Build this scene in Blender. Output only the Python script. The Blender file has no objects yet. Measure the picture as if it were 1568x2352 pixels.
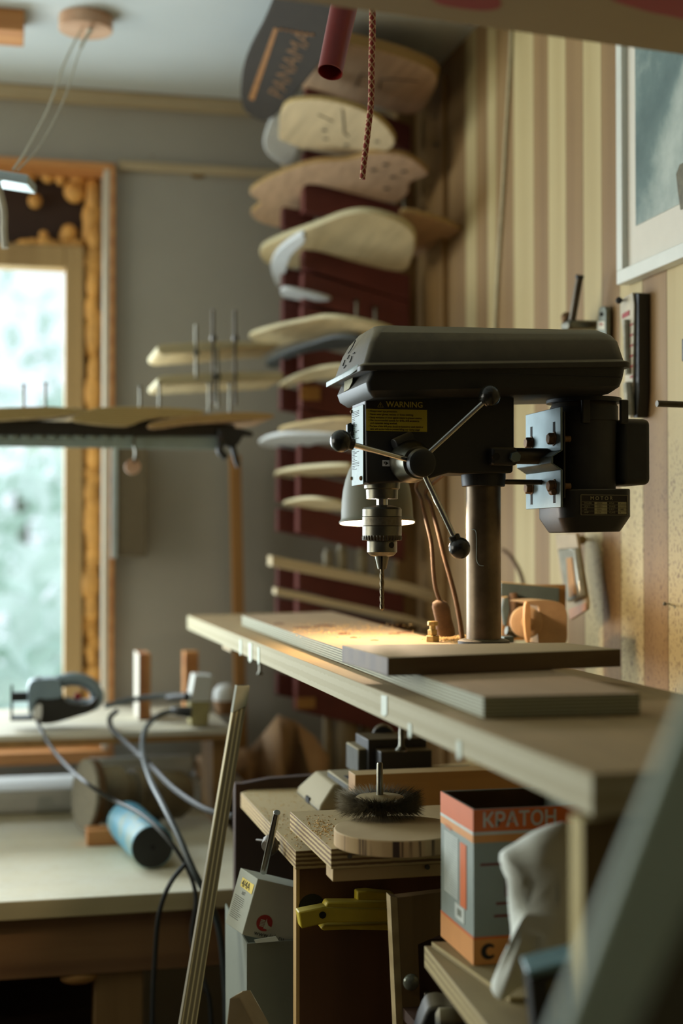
import bpy, bmesh, math, random
from mathutils import Vector, Matrix
random.seed(7)
SC = bpy.context.scene
COL = SC.collection
# ------------------------------------------------------------------ camera, world, lights, exposure
FPX = 3267.0
YAW = math.radians(13.24)
PIT = math.atan(69.0 / FPX)
CAM = Vector((0, 0, 1.5))
FW = Vector((math.sin(YAW) * math.cos(PIT), math.cos(YAW) * math.cos(PIT), math.sin(PIT)))
RT = Vector((math.cos(YAW), -math.sin(YAW), 0))
UP = RT.cross(FW)
cd = bpy.data.cameras.new('camera')
cam = bpy.data.objects.new('camera', cd)
COL.objects.link(cam)
cam.matrix_world = Matrix(((RT.x, UP.x, -FW.x, CAM.x), (RT.y, UP.y, -FW.y, CAM.y), (RT.z, UP.z, -FW.z, CAM.z), (0, 0, 0, 1)))
cd.sensor_fit = 'VERTICAL'
cd.sensor_height = 36.0
cd.sensor_width = 24.0
cd.lens = FPX / 2352.0 * 36.0
cd.clip_start = 0.02
cd.dof.use_dof = True
cd.dof.focus_distance = 1.83
cd.dof.aperture_fstop = 2.4
SC.camera = cam
SC.view_settings.view_transform = 'Standard'
SC.view_settings.look = 'None'
SC.view_settings.gamma = 1.0
SC.view_settings.exposure = -0.36
w = bpy.data.worlds.new('daylight')
SC.world = w
w.use_nodes = True
wn = w.node_tree
bgn = wn.nodes['Background']
bgn.inputs[0].default_value = (0.80, 0.93, 1.0, 1)
bgn.inputs[1].default_value = 1.9


def area(name, loc, direction, sx, sy, power, col):
    l = bpy.data.lights.new(name, 'AREA')
    l.shape = 'RECTANGLE'
    l.size = sx
    l.size_y = sy
    l.energy = power
    l.color = col
    o = bpy.data.objects.new(name, l)
    COL.objects.link(o)
    o.location = loc
    o.rotation_euler = Vector(direction).to_track_quat('-Z', 'Y').to_euler()
    return o


area('daylight_back_window', (-0.98, 3.95, 1.75), (0.15, -1, 0.02), 1.7, 1.4, 120, (0.84, 0.95, 1.0))
area('daylight_left_window', (-2.55, 2.45, 1.75), (1, -0.02, -0.06), 1.7, 1.4, 45, (1.0, 0.98, 0.84))


# ------------------------------------------------------------------ picture helpers: a pixel of the photograph onto a world plane
def ray(px, py):
    return FW + RT * ((px - 784.0) / FPX) + UP * ((1176.0 - py) / FPX)


def P(px, py, d):
    return CAM + ray(px, py) * d


def onX(px, py, X):
    r = ray(px, py)
    return CAM + r * ((X - CAM.x) / r.x)


def onY(px, py, Y):
    r = ray(px, py)
    return CAM + r * ((Y - CAM.y) / r.y)


def onZ(px, py, Z):
    r = ray(px, py)
    return CAM + r * ((Z - CAM.z) / r.z)


def onPlane(px, py, pt, n):
    r = ray(px, py)
    return CAM + r * ((pt - CAM).dot(n) / r.dot(n))


# ------------------------------------------------------------------ materials
def lin(c):
    return tuple(((x / 255.0) / 12.92 if x <= 10 else (((x / 255.0) + 0.055) / 1.055) ** 2.4) for x in c)


def newmat(name):
    m = bpy.data.materials.new(name)
    m.use_nodes = True
    nt = m.node_tree
    b = nt.nodes['Principled BSDF']
    return m, nt, b


def nd(nt, t, **kw):
    n = nt.nodes.new(t)
    for k, v in kw.items():
        setattr(n, k, v)
    return n


def coords(nt, scale=(1, 1, 1)):
    tc = nd(nt, 'ShaderNodeTexCoord')
    mp = nd(nt, 'ShaderNodeMapping')
    mp.inputs['Scale'].default_value = scale
    nt.links.new(tc.outputs['Object'], mp.inputs['Vector'])
    return mp.outputs[0]


def ramp(nt, fac, stops, interp='LINEAR'):
    r = nd(nt, 'ShaderNodeValToRGB')
    r.color_ramp.interpolation = interp
    e = r.color_ramp.elements
    while len(e) < len(stops):
        e.new(0.5)
    for i, (p, c) in enumerate(stops):
        e[i].position = p
        e[i].color = (c[0], c[1], c[2], 1)
    nt.links.new(fac, r.inputs[0])
    return r.outputs[0]


def mixc(nt, fac, a, b):
    m = nd(nt, 'ShaderNodeMix', data_type='RGBA')
    for sock, v in ((m.inputs[0], fac), (m.inputs[6], a), (m.inputs[7], b)):
        if isinstance(v, (int, float)):
            sock.default_value = v
        elif isinstance(v, tuple):
            sock.default_value = (v[0], v[1], v[2], 1)
        else:
            nt.links.new(v, sock)
    return m.outputs[2]


def noise(nt, vec, scale, detail=4, rough=0.6):
    n = nd(nt, 'ShaderNodeTexNoise')
    n.inputs['Scale'].default_value = scale
    n.inputs['Detail'].default_value = detail
    n.inputs['Roughness'].default_value = rough
    nt.links.new(vec, n.inputs['Vector'])
    return n.outputs[0]


def math_(nt, op, a, b=None):
    m = nd(nt, 'ShaderNodeMath', operation=op)
    for s, v in ((m.inputs[0], a), (m.inputs[1], b)):
        if v is None:
            continue
        if isinstance(v, (int, float)):
            s.default_value = v
        else:
            nt.links.new(v, s)
    return m.outputs[0]


def bump(nt, b, h, strength=0.3, dist=0.002):
    n = nd(nt, 'ShaderNodeBump')
    n.inputs['Strength'].default_value = strength
    n.inputs['Distance'].default_value = dist
    nt.links.new(h, n.inputs['Height'])
    nt.links.new(n.outputs[0], b.inputs['Normal'])


def dusty(nt, base, dustcol, thr=0.3, amount=0.9, scale=60):
    """settled dust on faces that look up"""
    g = nd(nt, 'ShaderNodeNewGeometry')
    s = nd(nt, 'ShaderNodeSeparateXYZ')
    nt.links.new(g.outputs['Normal'], s.inputs[0])
    v = coords(nt)
    n1 = noise(nt, v, scale, 6, 0.7)
    n2 = noise(nt, v, scale * 0.12, 3, 0.6)
    up = math_(nt, 'SUBTRACT', s.outputs[2], thr)
    up = math_(nt, 'MULTIPLY', up, 2.2)
    k = math_(nt, 'ADD', n1, n2)
    k = math_(nt, 'MULTIPLY', k, up)
    mn = nd(nt, 'ShaderNodeMath', operation='MULTIPLY', use_clamp=True)
    nt.links.new(k, mn.inputs[0])
    mn.inputs[1].default_value = amount
    return mixc(nt, mn.outputs[0], base, dustcol)


def plain(name, c, rough=0.6, metal=0.0, var=0.15, scale=30, bmp=0.1, dust=None, thr=0.3, amount=0.9, spec=0.5):
    m, nt, b = newmat(name)
    c = lin(c)
    v = coords(nt)
    n = noise(nt, v, scale)
    lo = tuple(x * (1 - var) for x in c)
    hi = tuple(min(1, x * (1 + var)) for x in c)
    col = ramp(nt, n, [(0.3, lo), (0.7, hi)])
    if dust:
        col = dusty(nt, col, lin(dust), thr, amount)
    nt.links.new(col, b.inputs['Base Color'])
    b.inputs['Roughness'].default_value = rough
    b.inputs['Metallic'].default_value = metal
    b.inputs['Specular IOR Level'].default_value = spec
    if bmp:
        bump(nt, b, n, bmp)
    return m


def wood(name, c1, c2, axis='X', scale=14, rough=0.65, dust=None, amount=0.8, spots=None, blot=0.25):
    m, nt, b = newmat(name)
    st = {'X': (0.06, 1, 1), 'Y': (1, 0.06, 1), 'Z': (1, 1, 0.06)}[axis]
    v = coords(nt, st)
    n = noise(nt, v, scale * 4, 5, 0.65)
    wv = nd(nt, 'ShaderNodeTexWave')
    wv.wave_type = 'RINGS'
    wv.inputs['Scale'].default_value = scale * 0.8
    wv.inputs['Distortion'].default_value = 5
    wv.inputs['Detail'].default_value = 3
    nt.links.new(v, wv.inputs['Vector'])
    f = math_(nt, 'ADD', math_(nt, 'MULTIPLY', n, 0.75), math_(nt, 'MULTIPLY', wv.outputs[1], 0.25))
    col = ramp(nt, f, [(0.25, lin(c2)), (0.65, lin(c1))])
    if blot:
        v2 = coords(nt)
        n2 = noise(nt, v2, 5, 3)
        dk = tuple(x * 0.72 for x in lin(c1))
        col = mixc(nt, math_(nt, 'MULTIPLY', math_(nt, 'SUBTRACT', n2, 0.4), blot * 3), col, dk)
    if spots:
        v3 = coords(nt)
        vo = nd(nt, 'ShaderNodeTexVoronoi')
        vo.inputs['Scale'].default_value = 9
        nt.links.new(v3, vo.inputs['Vector'])
        k = math_(nt, 'LESS_THAN', vo.outputs['Distance'], 0.10)
        col = mixc(nt, k, col, lin(spots))
    if dust:
        col = dusty(nt, col, lin(dust), 0.3, amount)
    nt.links.new(col, b.inputs['Base Color'])
    b.inputs['Roughness'].default_value = rough
    bump(nt, b, n, 0.15, 0.001)
    return m


def plywood(name, face, edge_l, edge_d, layer=0.0023, dust=None, amount=0.8, axis='Z', grain='Y'):
    """board with a veneer face and banded edges; layers stacked along axis"""
    m, nt, b = newmat(name)
    g = nd(nt, 'ShaderNodeNewGeometry')
    s = nd(nt, 'ShaderNodeSeparateXYZ')
    nt.links.new(g.outputs['Normal'], s.inputs[0])
    tc = nd(nt, 'ShaderNodeTexCoord')
    sp = nd(nt, 'ShaderNodeSeparateXYZ')
    nt.links.new(tc.outputs['Object'], sp.inputs[0])
    i = 'XYZ'.index(axis)
    k = math_(nt, 'FRACT', math_(nt, 'DIVIDE', sp.outputs[i], layer * 2))
    v = coords(nt, (1, 1, 1))
    n = noise(nt, v, 90, 3)
    k = math_(nt, 'ADD', k, math_(nt, 'MULTIPLY', math_(nt, 'SUBTRACT', n, 0.5), 0.35))
    ecol = ramp(nt, k, [(0.0, lin(edge_d)), (0.08, lin(edge_l)), (0.5, lin(edge_l)), (0.58, lin(edge_d)), (0.95, lin(edge_d))])
    st = {'X': (0.06, 1, 1), 'Y': (1, 0.06, 1), 'Z': (1, 1, 0.06)}[grain]
    n3 = noise(nt, coords(nt, st), 60, 5)
    fc = lin(face)
    fcol = ramp(nt, n3, [(0.3, tuple(x * 0.72 for x in fc)), (0.65, fc)])
    isf = math_(nt, 'GREATER_THAN', math_(nt, 'ABSOLUTE', s.outputs[i]), 0.6)
    col = mixc(nt, isf, ecol, fcol)
    if dust:
        col = dusty(nt, col, lin(dust), 0.3, amount)
    nt.links.new(col, b.inputs['Base Color'])
    b.inputs['Roughness'].default_value = 0.75
    bump(nt, b, n3, 0.15, 0.001)
    return m


def emit(name, c, strength):
    m, nt, b = newmat(name)
    b.inputs['Base Color'].default_value = (0, 0, 0, 1)
    b.inputs['Emission Color'].default_value = (*lin(c), 1)
    b.inputs['Emission Strength'].default_value = strength
    return m


# ------------------------------------------------------------------ mesh builder
WL = {}


class MB:
    def __init__(s):
        s.v = []
        s.f = []

    def add(s, vs, fs):
        b = len(s.v)
        s.v += [Vector(x) for x in vs]
        s.f += [tuple(b + i for i in f) for f in fs]
        return s

    def box(s, a, b):
        x0, y0, z0 = a
        x1, y1, z1 = b
        return s.add([(x0, y0, z0), (x1, y0, z0), (x1, y1, z0), (x0, y1, z0), (x0, y0, z1), (x1, y0, z1), (x1, y1, z1), (x0, y1, z1)],
                     [(0, 3, 2, 1), (4, 5, 6, 7), (0, 1, 5, 4), (1, 2, 6, 5), (2, 3, 7, 6), (3, 0, 4, 7)])

    def obox(s, c, dx, dy, dz):
        """box from centre and three half vectors"""
        c, dx, dy, dz = Vector(c), Vector(dx), Vector(dy), Vector(dz)
        vs = [c + dx * i + dy * j + dz * k for k in (-1, 1) for i, j in ((-1, -1), (1, -1), (1, 1), (-1, 1))]
        return s.add(vs, [(0, 3, 2, 1), (4, 5, 6, 7), (0, 1, 5, 4), (1, 2, 6, 5), (2, 3, 7, 6), (3, 0, 4, 7)])

    def prism(s, pts, vec):
        n = len(pts)
        vec = Vector(vec)
        vs = [Vector(p) for p in pts] + [Vector(p) + vec for p in pts]
        return s.add(vs, [tuple(range(n)), tuple(range(2 * n - 1, n - 1, -1))] + [(i, (i + 1) % n, n + (i + 1) % n, n + i) for i in range(n)])

    def loft(s, rings, cap=True):
        n = len(rings[0])
        vs = [p for r in rings for p in r]
        fs = []
        for k in range(len(rings) - 1):
            for i in range(n):
                j = (i + 1) % n
                fs.append((k * n + i, k * n + j, (k + 1) * n + j, (k + 1) * n + i))
        if cap:
            fs.append(tuple(range(n - 1, -1, -1)))
            fs.append(tuple((len(rings) - 1) * n + i for i in range(n)))
        return s.add(vs, fs)

    def lathe(s, o, axis, prof, seg=32, cap=True):
        """prof: (distance along axis, radius)"""
        o, ax = Vector(o), Vector(axis).normalized()
        u = ax.orthogonal().normalized()
        w = ax.cross(u)
        rings = [[o + ax * h + (u * math.cos(2 * math.pi * i / seg) + w * math.sin(2 * math.pi * i / seg)) * max(r, 1e-5) for i in range(seg)] for h, r in prof]
        return s.loft(rings, cap)

    def cyl(s, a, b, r, r2=None, seg=24):
        a, b = Vector(a), Vector(b)
        return s.lathe(a, b - a, [(0, r), ((b - a).length, r if r2 is None else r2)], seg)

    def ball(s, c, r, seg=24, sc=(1, 1, 1)):
        c = Vector(c)
        rings = []
        k = seg // 2
        for i in range(k + 1):
            t = math.pi * i / k
            rr = max(math.sin(t), 1e-4)
            rings.append([c + Vector((math.cos(2 * math.pi * j / seg) * rr * r * sc[0], math.sin(2 * math.pi * j / seg) * rr * r * sc[1], -math.cos(t) * r * sc[2])) for j in range(seg)])
        return s.loft(rings)

    def tube(s, pts, r, seg=10, smooth=True, flat=None):
        pts = [Vector(p) for p in pts]
        if smooth and len(pts) > 2:
            out = []
            n = len(pts)
            for i in range(n - 1):
                p0, p1, p2, p3 = pts[max(i - 1, 0)], pts[i], pts[i + 1], pts[min(i + 2, n - 1)]
                for k in range(6):
                    t = k / 6
                    out.append(0.5 * ((2 * p1) + (p2 - p0) * t + (2 * p0 - 5 * p1 + 4 * p2 - p3) * t * t + (3 * p1 - p0 - 3 * p2 + p3) * t ** 3))
            out.append(pts[-1])
            pts = out
        rings = []
        u = None
        for i, p in enumerate(pts):
            t = (pts[min(i + 1, len(pts) - 1)] - pts[max(i - 1, 0)]).normalized()
            if u is None:
                u = t.orthogonal().normalized()
            u = (u - t * u.dot(t)).normalized()
            w = t.cross(u)
            rr = r(i / (len(pts) - 1)) if callable(r) else r
            rings.append([p + (u * math.cos(2 * math.pi * k / seg) + w * math.sin(2 * math.pi * k / seg)) * rr for k in range(seg)])
        return s.loft(rings)

    def build(s, name, mat, parent=None, bevel=0.0, seg=2, origin=None, angle=38):
        me = bpy.data.meshes.new(name)
        n = len(s.v)
        if origin is None:
            lo = [min(p[i] for p in s.v) for i in range(3)]
            hi = [max(p[i] for p in s.v) for i in range(3)]
            origin = Vector([(a + b) / 2 for a, b in zip(lo, hi)])
        origin = Vector(origin)
        me.from_pydata([p - origin for p in s.v], [], s.f)
        bm = bmesh.new()
        bm.from_mesh(me)
        bmesh.ops.recalc_face_normals(bm, faces=bm.faces)
        bm.to_mesh(me)
        bm.free()
        me.polygons.foreach_set('use_smooth', [True] * len(me.polygons))
        me.set_sharp_from_angle(angle=math.radians(angle))
        me.materials.append(mat)
        o = bpy.data.objects.new(name, me)
        COL.objects.link(o)
        if parent is not None:
            o.parent = parent
            o.location = origin - WL[parent.name]
        else:
            o.location = origin
        WL[o.name] = origin
        if bevel:
            md = o.modifiers.new('bevel', 'BEVEL')
            md.width = bevel
            md.segments = seg
            md.limit_method = 'ANGLE'
            md.angle_limit = math.radians(40)
        return o


def tag(o, label=None, cat=None, group=None, kind=None):
    if label:
        o['label'] = label
    if cat:
        o['category'] = cat
    if group:
        o['group'] = group
    if kind:
        o['kind'] = kind
    return o


def thing(name, loc, label, cat, group=None):
    o = bpy.data.objects.new(name, None)
    o.empty_display_size = 0.05
    COL.objects.link(o)
    o.location = loc
    WL[o.name] = Vector(loc)
    return tag(o, label, cat, group)


def structure(o):
    return tag(o, kind='structure')


def copy_tree(o, loc, label=None):
    r = o.copy()
    COL.objects.link(r)
    d = Vector(loc) - Vector(o.location)
    r.location = loc
    WL[r.name] = WL[o.name] + d
    if label:
        r['label'] = label
    for ch in o.children:
        c = ch.copy()
        COL.objects.link(c)
        c.parent = r
        for g in ch.children:
            k = g.copy()
            COL.objects.link(k)
            k.parent = c
    return r


def ypoly(pts, Y):
    return [onY(x, y, Y) for x, y in pts]


def zpoly(pts, Z):
    return [onZ(x, y, Z) for x, y in pts]


def xpoly(pts, X):
    return [onX(x, y, X) for x, y in pts]


def ybox(x0, x1, y0, y1, Y, dy):
    """front face at plane Y fits the given rectangle of the photo; extends back by dy"""
    a = onY(x0, y1, Y)
    b = onY(x1, y0, Y)
    return (a.x, Y, a.z), (b.x, Y + dy, b.z)


def text(name, body, size, origin, xd, yd, mat, parent, lift=0.0004, align='LEFT', bold=0.0, sx=1.0):
    cu = bpy.data.curves.new(name, 'FONT')
    cu.body = body
    cu.size = size
    cu.align_x = align
    cu.offset = bold
    cu.resolution_u = 3
    t = bpy.data.objects.new(name, cu)
    COL.objects.link(t)
    bpy.context.view_layer.update()
    me = bpy.data.meshes.new_from_object(t.evaluated_get(bpy.context.evaluated_depsgraph_get()))
    bpy.data.objects.remove(t)
    bpy.data.curves.remove(cu)
    xd, yd = Vector(xd).normalized(), Vector(yd).normalized()
    nn = xd.cross(yd)
    o0 = Vector(origin)
    mb = MB()
    vs = [o0 + xd * v.co.x * sx + yd * v.co.y + nn * lift for v in me.vertices]
    fs = [tuple(p.vertices) for p in me.polygons]
    bpy.data.meshes.remove(me)
    mb.add(vs, fs)
    return mb.build(name, mat, parent)
# ------------------------------------------------------------------ shared materials
M = {}
M['plaster'] = plain('grey_wall_board', (166, 162, 150), 0.85, var=0.05, scale=3, bmp=0.03)
M['ceil'] = plain('ceiling_board', (200, 208, 210), 0.85, var=0.04, scale=2, bmp=0.03)
M['floor'] = wood('floor_boards', (92, 74, 52), (60, 46, 30), 'Y')
M['cream'] = wood('cream_plank', (188, 170, 122), (174, 154, 106), 'Z', 5, spots=None, blot=0.12)
M['tan'] = wood('tan_plank', (146, 116, 72), (130, 100, 60), 'Z', 5, blot=0.12)
M['trimw'] = wood('pale_trim_wood', (190, 172, 138), (160, 140, 106), 'X', blot=0.1)
M['orange_wood'] = wood('orange_pine', (206, 146, 86), (176, 112, 58), 'X', 8)
M['sash'] = wood('window_pine', (176, 146, 98), (150, 120, 76), 'Z', 6)
M['casing'] = wood('casing_pine', (206, 198, 180), (184, 170, 146), 'Z', 6)
M['bench'] = wood('bench_board', (190, 168, 120), (168, 146, 100), 'Y', 12, dust=(176, 158, 116), amount=0.4)
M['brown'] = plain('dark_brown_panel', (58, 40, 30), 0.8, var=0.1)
M['ply'] = plywood('dusty_plywood', (188, 160, 120), (196, 184, 146), (140, 122, 86), 0.0024, dust=(190, 164, 128), amount=0.35)
M['plyd'] = plywood('dark_cut_board', (128, 112, 80), (150, 134, 100), (122, 106, 76), 0.004, dust=(124, 112, 80), amount=0.6)
M['black'] = plain('black_plastic', (30, 30, 28), 0.45, var=0.15, dust=(92, 84, 60), thr=0.35, amount=0.55)
M['cast'] = plain('black_enamel_casting', (26, 27, 27), 0.5, var=0.12, scale=60, dust=(96, 86, 60), thr=0.2, amount=0.6)
M['cover'] = plain('dusty_black_cover', (48, 45, 38), 0.55, var=0.2, scale=25, dust=(116, 106, 78), thr=0.22, amount=1.0)
M['motor'] = plain('motor_black', (40, 40, 38), 0.6, var=0.45, scale=14, dust=(96, 84, 56), thr=0.2)
M['chrome'] = plain('chrome', (200, 200, 196), 0.16, 1.0, var=0.05, bmp=0.0)
M['steel'] = plain('worn_steel', (118, 116, 104), 0.34, 1.0, var=0.25, scale=40, bmp=0.08)
M['zinc'] = plain('zinc_plate', (104, 118, 120), 0.5, 0.85, var=0.12, scale=25, bmp=0.05)
M['rod'] = plain('dark_steel', (84, 78, 68), 0.45, 0.9, var=0.3, scale=30)
M['colm'] = plain('rusty_column_steel', (112, 98, 80), 0.40, 0.8, var=0.35, scale=20)
M['rust'] = plain('rusty_bolt', (120, 92, 62), 0.6, 0.6, var=0.3, scale=120)
M['brass'] = plain('yellowed_bolt', (176, 152, 98), 0.4, 0.7, var=0.2, scale=80, dust=(196, 160, 100))
M['red'] = wood('red_stained_slat', (104, 44, 34), (78, 30, 24), 'X', 6, blot=0.15)
M['deck'] = wood('pale_deck_ply', (196, 166, 122), (176, 144, 100), 'X', 6, blot=0.12)
M['deck2'] = wood('light_deck_ply', (206, 190, 156), (186, 166, 128), 'X', 6, blot=0.12)
M['deckdark'] = plain('dark_printed_deck', (62, 54, 42), 0.6, var=0.12)
M['white'] = plain('white_plastic', (214, 216, 212), 0.6, var=0.04, bmp=0.03)
M['sheet'] = plain('white_sheet', (206, 210, 208), 0.8, var=0.05, bmp=0.03)
M['paper'] = plain('kraft_paper', (190, 156, 120), 0.8, var=0.12, scale=12)
M['cable'] = plain('grey_black_cable', (44, 46, 44), 0.5, var=0.1, bmp=0.0)
M['dustcable'] = plain('dusty_brown_cable', (104, 78, 52), 0.7, var=0.25, scale=90)
M['yellowp'] = plain('yellow_clamp_plastic', (196, 172, 36), 0.5, var=0.1, dust=(150, 136, 70), amount=0.4)
M['glass'] = None
m, nt, b = newmat('window_glass')
M['glass'] = m
tr = nd(nt, 'ShaderNodeBsdfTransparent')
gl = nd(nt, 'ShaderNodeBsdfGlossy')
gl.inputs['Roughness'].default_value = 0.02
mx = nd(nt, 'ShaderNodeMixShader')
mx.inputs[0].default_value = 0.06
nt.links.new(tr.outputs[0], mx.inputs[1])
nt.links.new(gl.outputs[0], mx.inputs[2])
nt.links.new(mx.outputs[0], nt.nodes['Material Output'].inputs[0])

# ------------------------------------------------------------------ the room
XL, XR, YN, YB, ZC = -2.6, 0.97, -1.6, 3.5, 2.60
structure(MB().box((XL - .1, YN - .1, -0.1), (XR + .1, YB + .1, 0.0)).build('floor', M['floor']))
structure(MB().box((XL - .1, YN - .1, ZC), (XR + .1, YB + .1, ZC + 0.1)).build('ceiling', M['ceil']))
wx1 = onY(250, 1000, YB).x
wz1 = onY(120, 372, YB).z
wz0 = onY(120, 1752, YB).z
wx0 = -1.9
mb = MB()
mb.box((XL - .1, YB, 0), (wx0, YB + .14, ZC)).box((wx1, YB, 0), (XR + .1, YB + .14, ZC))
mb.box((wx0, YB, 0), (wx1, YB + .14, wz0)).box((wx0, YB, wz1), (wx1, YB + .14, ZC))
structure(mb.build('wall_back', M['plaster']))
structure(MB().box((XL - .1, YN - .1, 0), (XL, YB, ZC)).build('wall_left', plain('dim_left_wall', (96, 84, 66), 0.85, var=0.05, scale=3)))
structure(MB().box((XL, YN - .1, 0), (XR + .1, YN, ZC)).build('wall_near_unseen', M['brown']))  # unseen wall, added dark to keep stray light out from behind the camera
# planked right wall: vertical boards, alternately cream and tan
edges = [onX(x, 700, XR).y for x in (1070, 1094, 1120, 1140, 1180, 1226, 1260, 1300, 1340, 1382, 1423, 1475, 1531)]
ys = [YB] + edges
y = edges[-1]
while y > YN:
    y -= 0.082
    ys.append(y)
m, nt, b = newmat('tan_plank_with_splatter')
col_t = None


def splat(name, c1, c2):
    m = wood(name, c1, c2, 'Z', 5, blot=0.12)
    nt = m.node_tree
    b = nt.nodes['Principled BSDF']
    src = b.inputs['Base Color'].links[0].from_socket
    g = nd(nt, 'ShaderNodeNewGeometry')
    sp = nd(nt, 'ShaderNodeSeparateXYZ')
    nt.links.new(g.outputs['Position'], sp.inputs[0])
    mpp = nd(nt, 'ShaderNodeMapping')
    mpp.inputs['Scale'].default_value = (1, 1, 0.55)
    nt.links.new(g.outputs['Position'], mpp.inputs[0])
    tot = None
    for sc, th, w in ((150, 0.42, 0.6), (260, 0.46, 0.5), (42, 0.17, 0.75)):
        vo = nd(nt, 'ShaderNodeTexVoronoi')
        vo.inputs['Scale'].default_value = sc
        nt.links.new(mpp.outputs[0], vo.inputs['Vector'])
        nn = noise(nt, mpp.outputs[0], sc * 0.4, 1)
        k = math_(nt, 'LESS_THAN', vo.outputs['Distance'], math_(nt, 'MULTIPLY', nn, th * 1.2))
        k = math_(nt, 'MULTIPLY', k, w)
        tot = k if tot is None else math_(nt, 'MAXIMUM', tot, k)
    # the splatter lies beside and below the machine
    dy = math_(nt, 'DIVIDE', math_(nt, 'ABSOLUTE', math_(nt, 'SUBTRACT', sp.outputs[1], 2.08)), 0.20)
    dz = math_(nt, 'DIVIDE', math_(nt, 'ABSOLUTE', math_(nt, 'SUBTRACT', sp.outputs[2], 1.40)), 0.24)
    d = math_(nt, 'SUBTRACT', 1.25, math_(nt, 'MAXIMUM', dy, dz))
    mk = nd(nt, 'ShaderNodeMath', operation='MULTIPLY', use_clamp=True)
    nt.links.new(d, mk.inputs[0])
    mk.inputs[1].default_value = 2.0
    f = math_(nt, 'MULTIPLY', tot, mk.outputs[0])
    nt.links.new(mixc(nt, f, src, lin((96, 66, 36))), b.inputs['Base Color'])
    return m


M['cream_s'] = splat('cream_plank_splattered', (188, 170, 122), (174, 154, 106))
M['tan_s'] = splat('tan_plank_splattered', (146, 116, 72), (130, 100, 60))
mb = MB()
mats = []
for i in range(len(ys) - 1):
    cream = (i % 2 == 1)
    a, c = ys[i + 1], ys[i]
    mb.box((XR, a + 0.0007, 0), (XR + 0.03, c - 0.0007, ZC))
    mats += [1 if cream else 0] * 6
wr = mb.build('wall_right', M['tan_s'])
wr.data.materials.append(M['cream_s'])
wr.data.materials.append(M['brown'])
for p, k in zip(wr.data.polygons, mats):
    p.material_index = k
structure(wr)
bk = MB().box((XR + 0.03, YN, 0), (XR + 0.1, YB, ZC)).build('trim_9', M['brown'])
structure(bk)
# mouldings on the back wall
a = onY(0, 192, YB)
mb = MB().box((XL, YB - .025, ZC - 0.035), (XR, YB, ZC - 0.0))
structure(mb.build('trim_1', M['trimw'], bevel=0.004))
a, b2 = onY(265, 398, YB - .015), onY(700, 373, YB - .015)
zz = (onY(300, 372, YB).z, onY(300, 392, YB).z)
structure(MB().box((wx1 + .02, YB - .015, zz[1]), (XR, YB, zz[0])).build('trim_2', M['trimw'], bevel=0.002))

# ------------------------------------------------------------------ the window
fz1 = onY(120, 565, YB + .08).z
gx = onY(147, 1000, YB + .10).x
gz1 = onY(100, 620, YB + .10).z
sx = onY(190, 1000, YB + .08).x
mb = MB()
mb.box((wx1 - .014, YB - .02, wz0), (wx1, YB + .12, wz1))
win = mb.build('window_1', M['casing'], bevel=0.002)
structure(win)
o = MB().box((wx0, YB - .025, wz1 - .014), (wx1 + .004, YB + .12, wz1)).build('head_casing', M['orange_wood'], win, bevel=0.002)
o = MB().box((wx1, YB - .022, wz0), (wx1 + .012, YB + .0, wz1)).build('casing_shade_strip', M['orange_wood'], win, bevel=0.001)  # brown strip stands in for the shadow beside the casing
mb = MB()
mb.box((gx, YB + .06, wz0 + .03), (sx, YB + .13, fz1)).box((wx0 + .03, YB + .06, gz1), (gx, YB + .13, fz1))
mb.box((wx0 + .03, YB + .06, wz0 + .03), (gx, YB + .13, wz0 + .10)).box((wx0 + .03, YB + .06, wz0 + .1), (wx0 + .1, YB + .13, gz1))
mb.build('window_frame', M['sash'], win, bevel=0.004)
MB().box((wx0 + .1, YB + .09, wz0 + .1), (gx, YB + .094, gz1)).build('pane', M['glass'], win)
MB().box((wx0 + .02, YB + .11, fz1), (sx + .004, YB + .135, wz1)).build('head_panel', M['brown'], win)
MB().box((wx0, YB - .03, wz0 - .0), (wx1, YB + .13, wz0 + .03)).build('window_sill', M['orange_wood'], win, bevel=0.003)
MB().box((sx, YB + .125, wz0), (wx1 - .01, YB + .138, wz1)).build('gap_board', M['orange_wood'], win)
# lumpy expanding foam in the gap and around the head panel
M['foam'] = plain('expanding_foam', (214, 160, 84), 0.6, var=0.28, scale=14, bmp=0.4)
mb = MB()
gxm = (sx + wx1) / 2 - .004
z = wz0 + .03
while z < wz1 - .05:
    r = random.uniform(0.016, 0.026)
    mb.ball((gxm + random.uniform(-.008, .004), YB + .085 + random.uniform(-.015, .01), z), r, 12, (random.uniform(.8, 1.05), 1, random.uniform(1.1, 2.4)))
    z += random.uniform(.010, .022)
for i in range(9):
    mb.ball(onY(40 + 18 * i + random.uniform(-8, 8), 560 + random.uniform(-6, 6), YB + .08), random.uniform(.012, .020), 12, (1.3, 1, .8))
for q in ((80, 462, .017), (172, 440, .028), (180, 415, .022), (158, 535, .020), (150, 545, .016), (100, 540, .012), (25, 408, .016), (65, 402, .018), (110, 404, .018), (0, 405, .015), (140, 408, .016), (205, 540, .02), (212, 430, .02), (212, 470, .018), (210, 500, .016)):
    mb.ball(onY(q[0], q[1], YB + .09), q[2], 14, (1, .8, random.uniform(1, 1.4)))
fo = mb.build('expanding_foam', M['foam'], win)
tag(fo, 'yellow lumpy expanding foam', kind='stuff')

# trees outside
M['leaf'] = plain('pale_leaves', (222, 238, 228), 0.8, var=0.18, scale=3, bmp=0)
M['bark'] = plain('bark', (110, 110, 96), 0.9)


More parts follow.
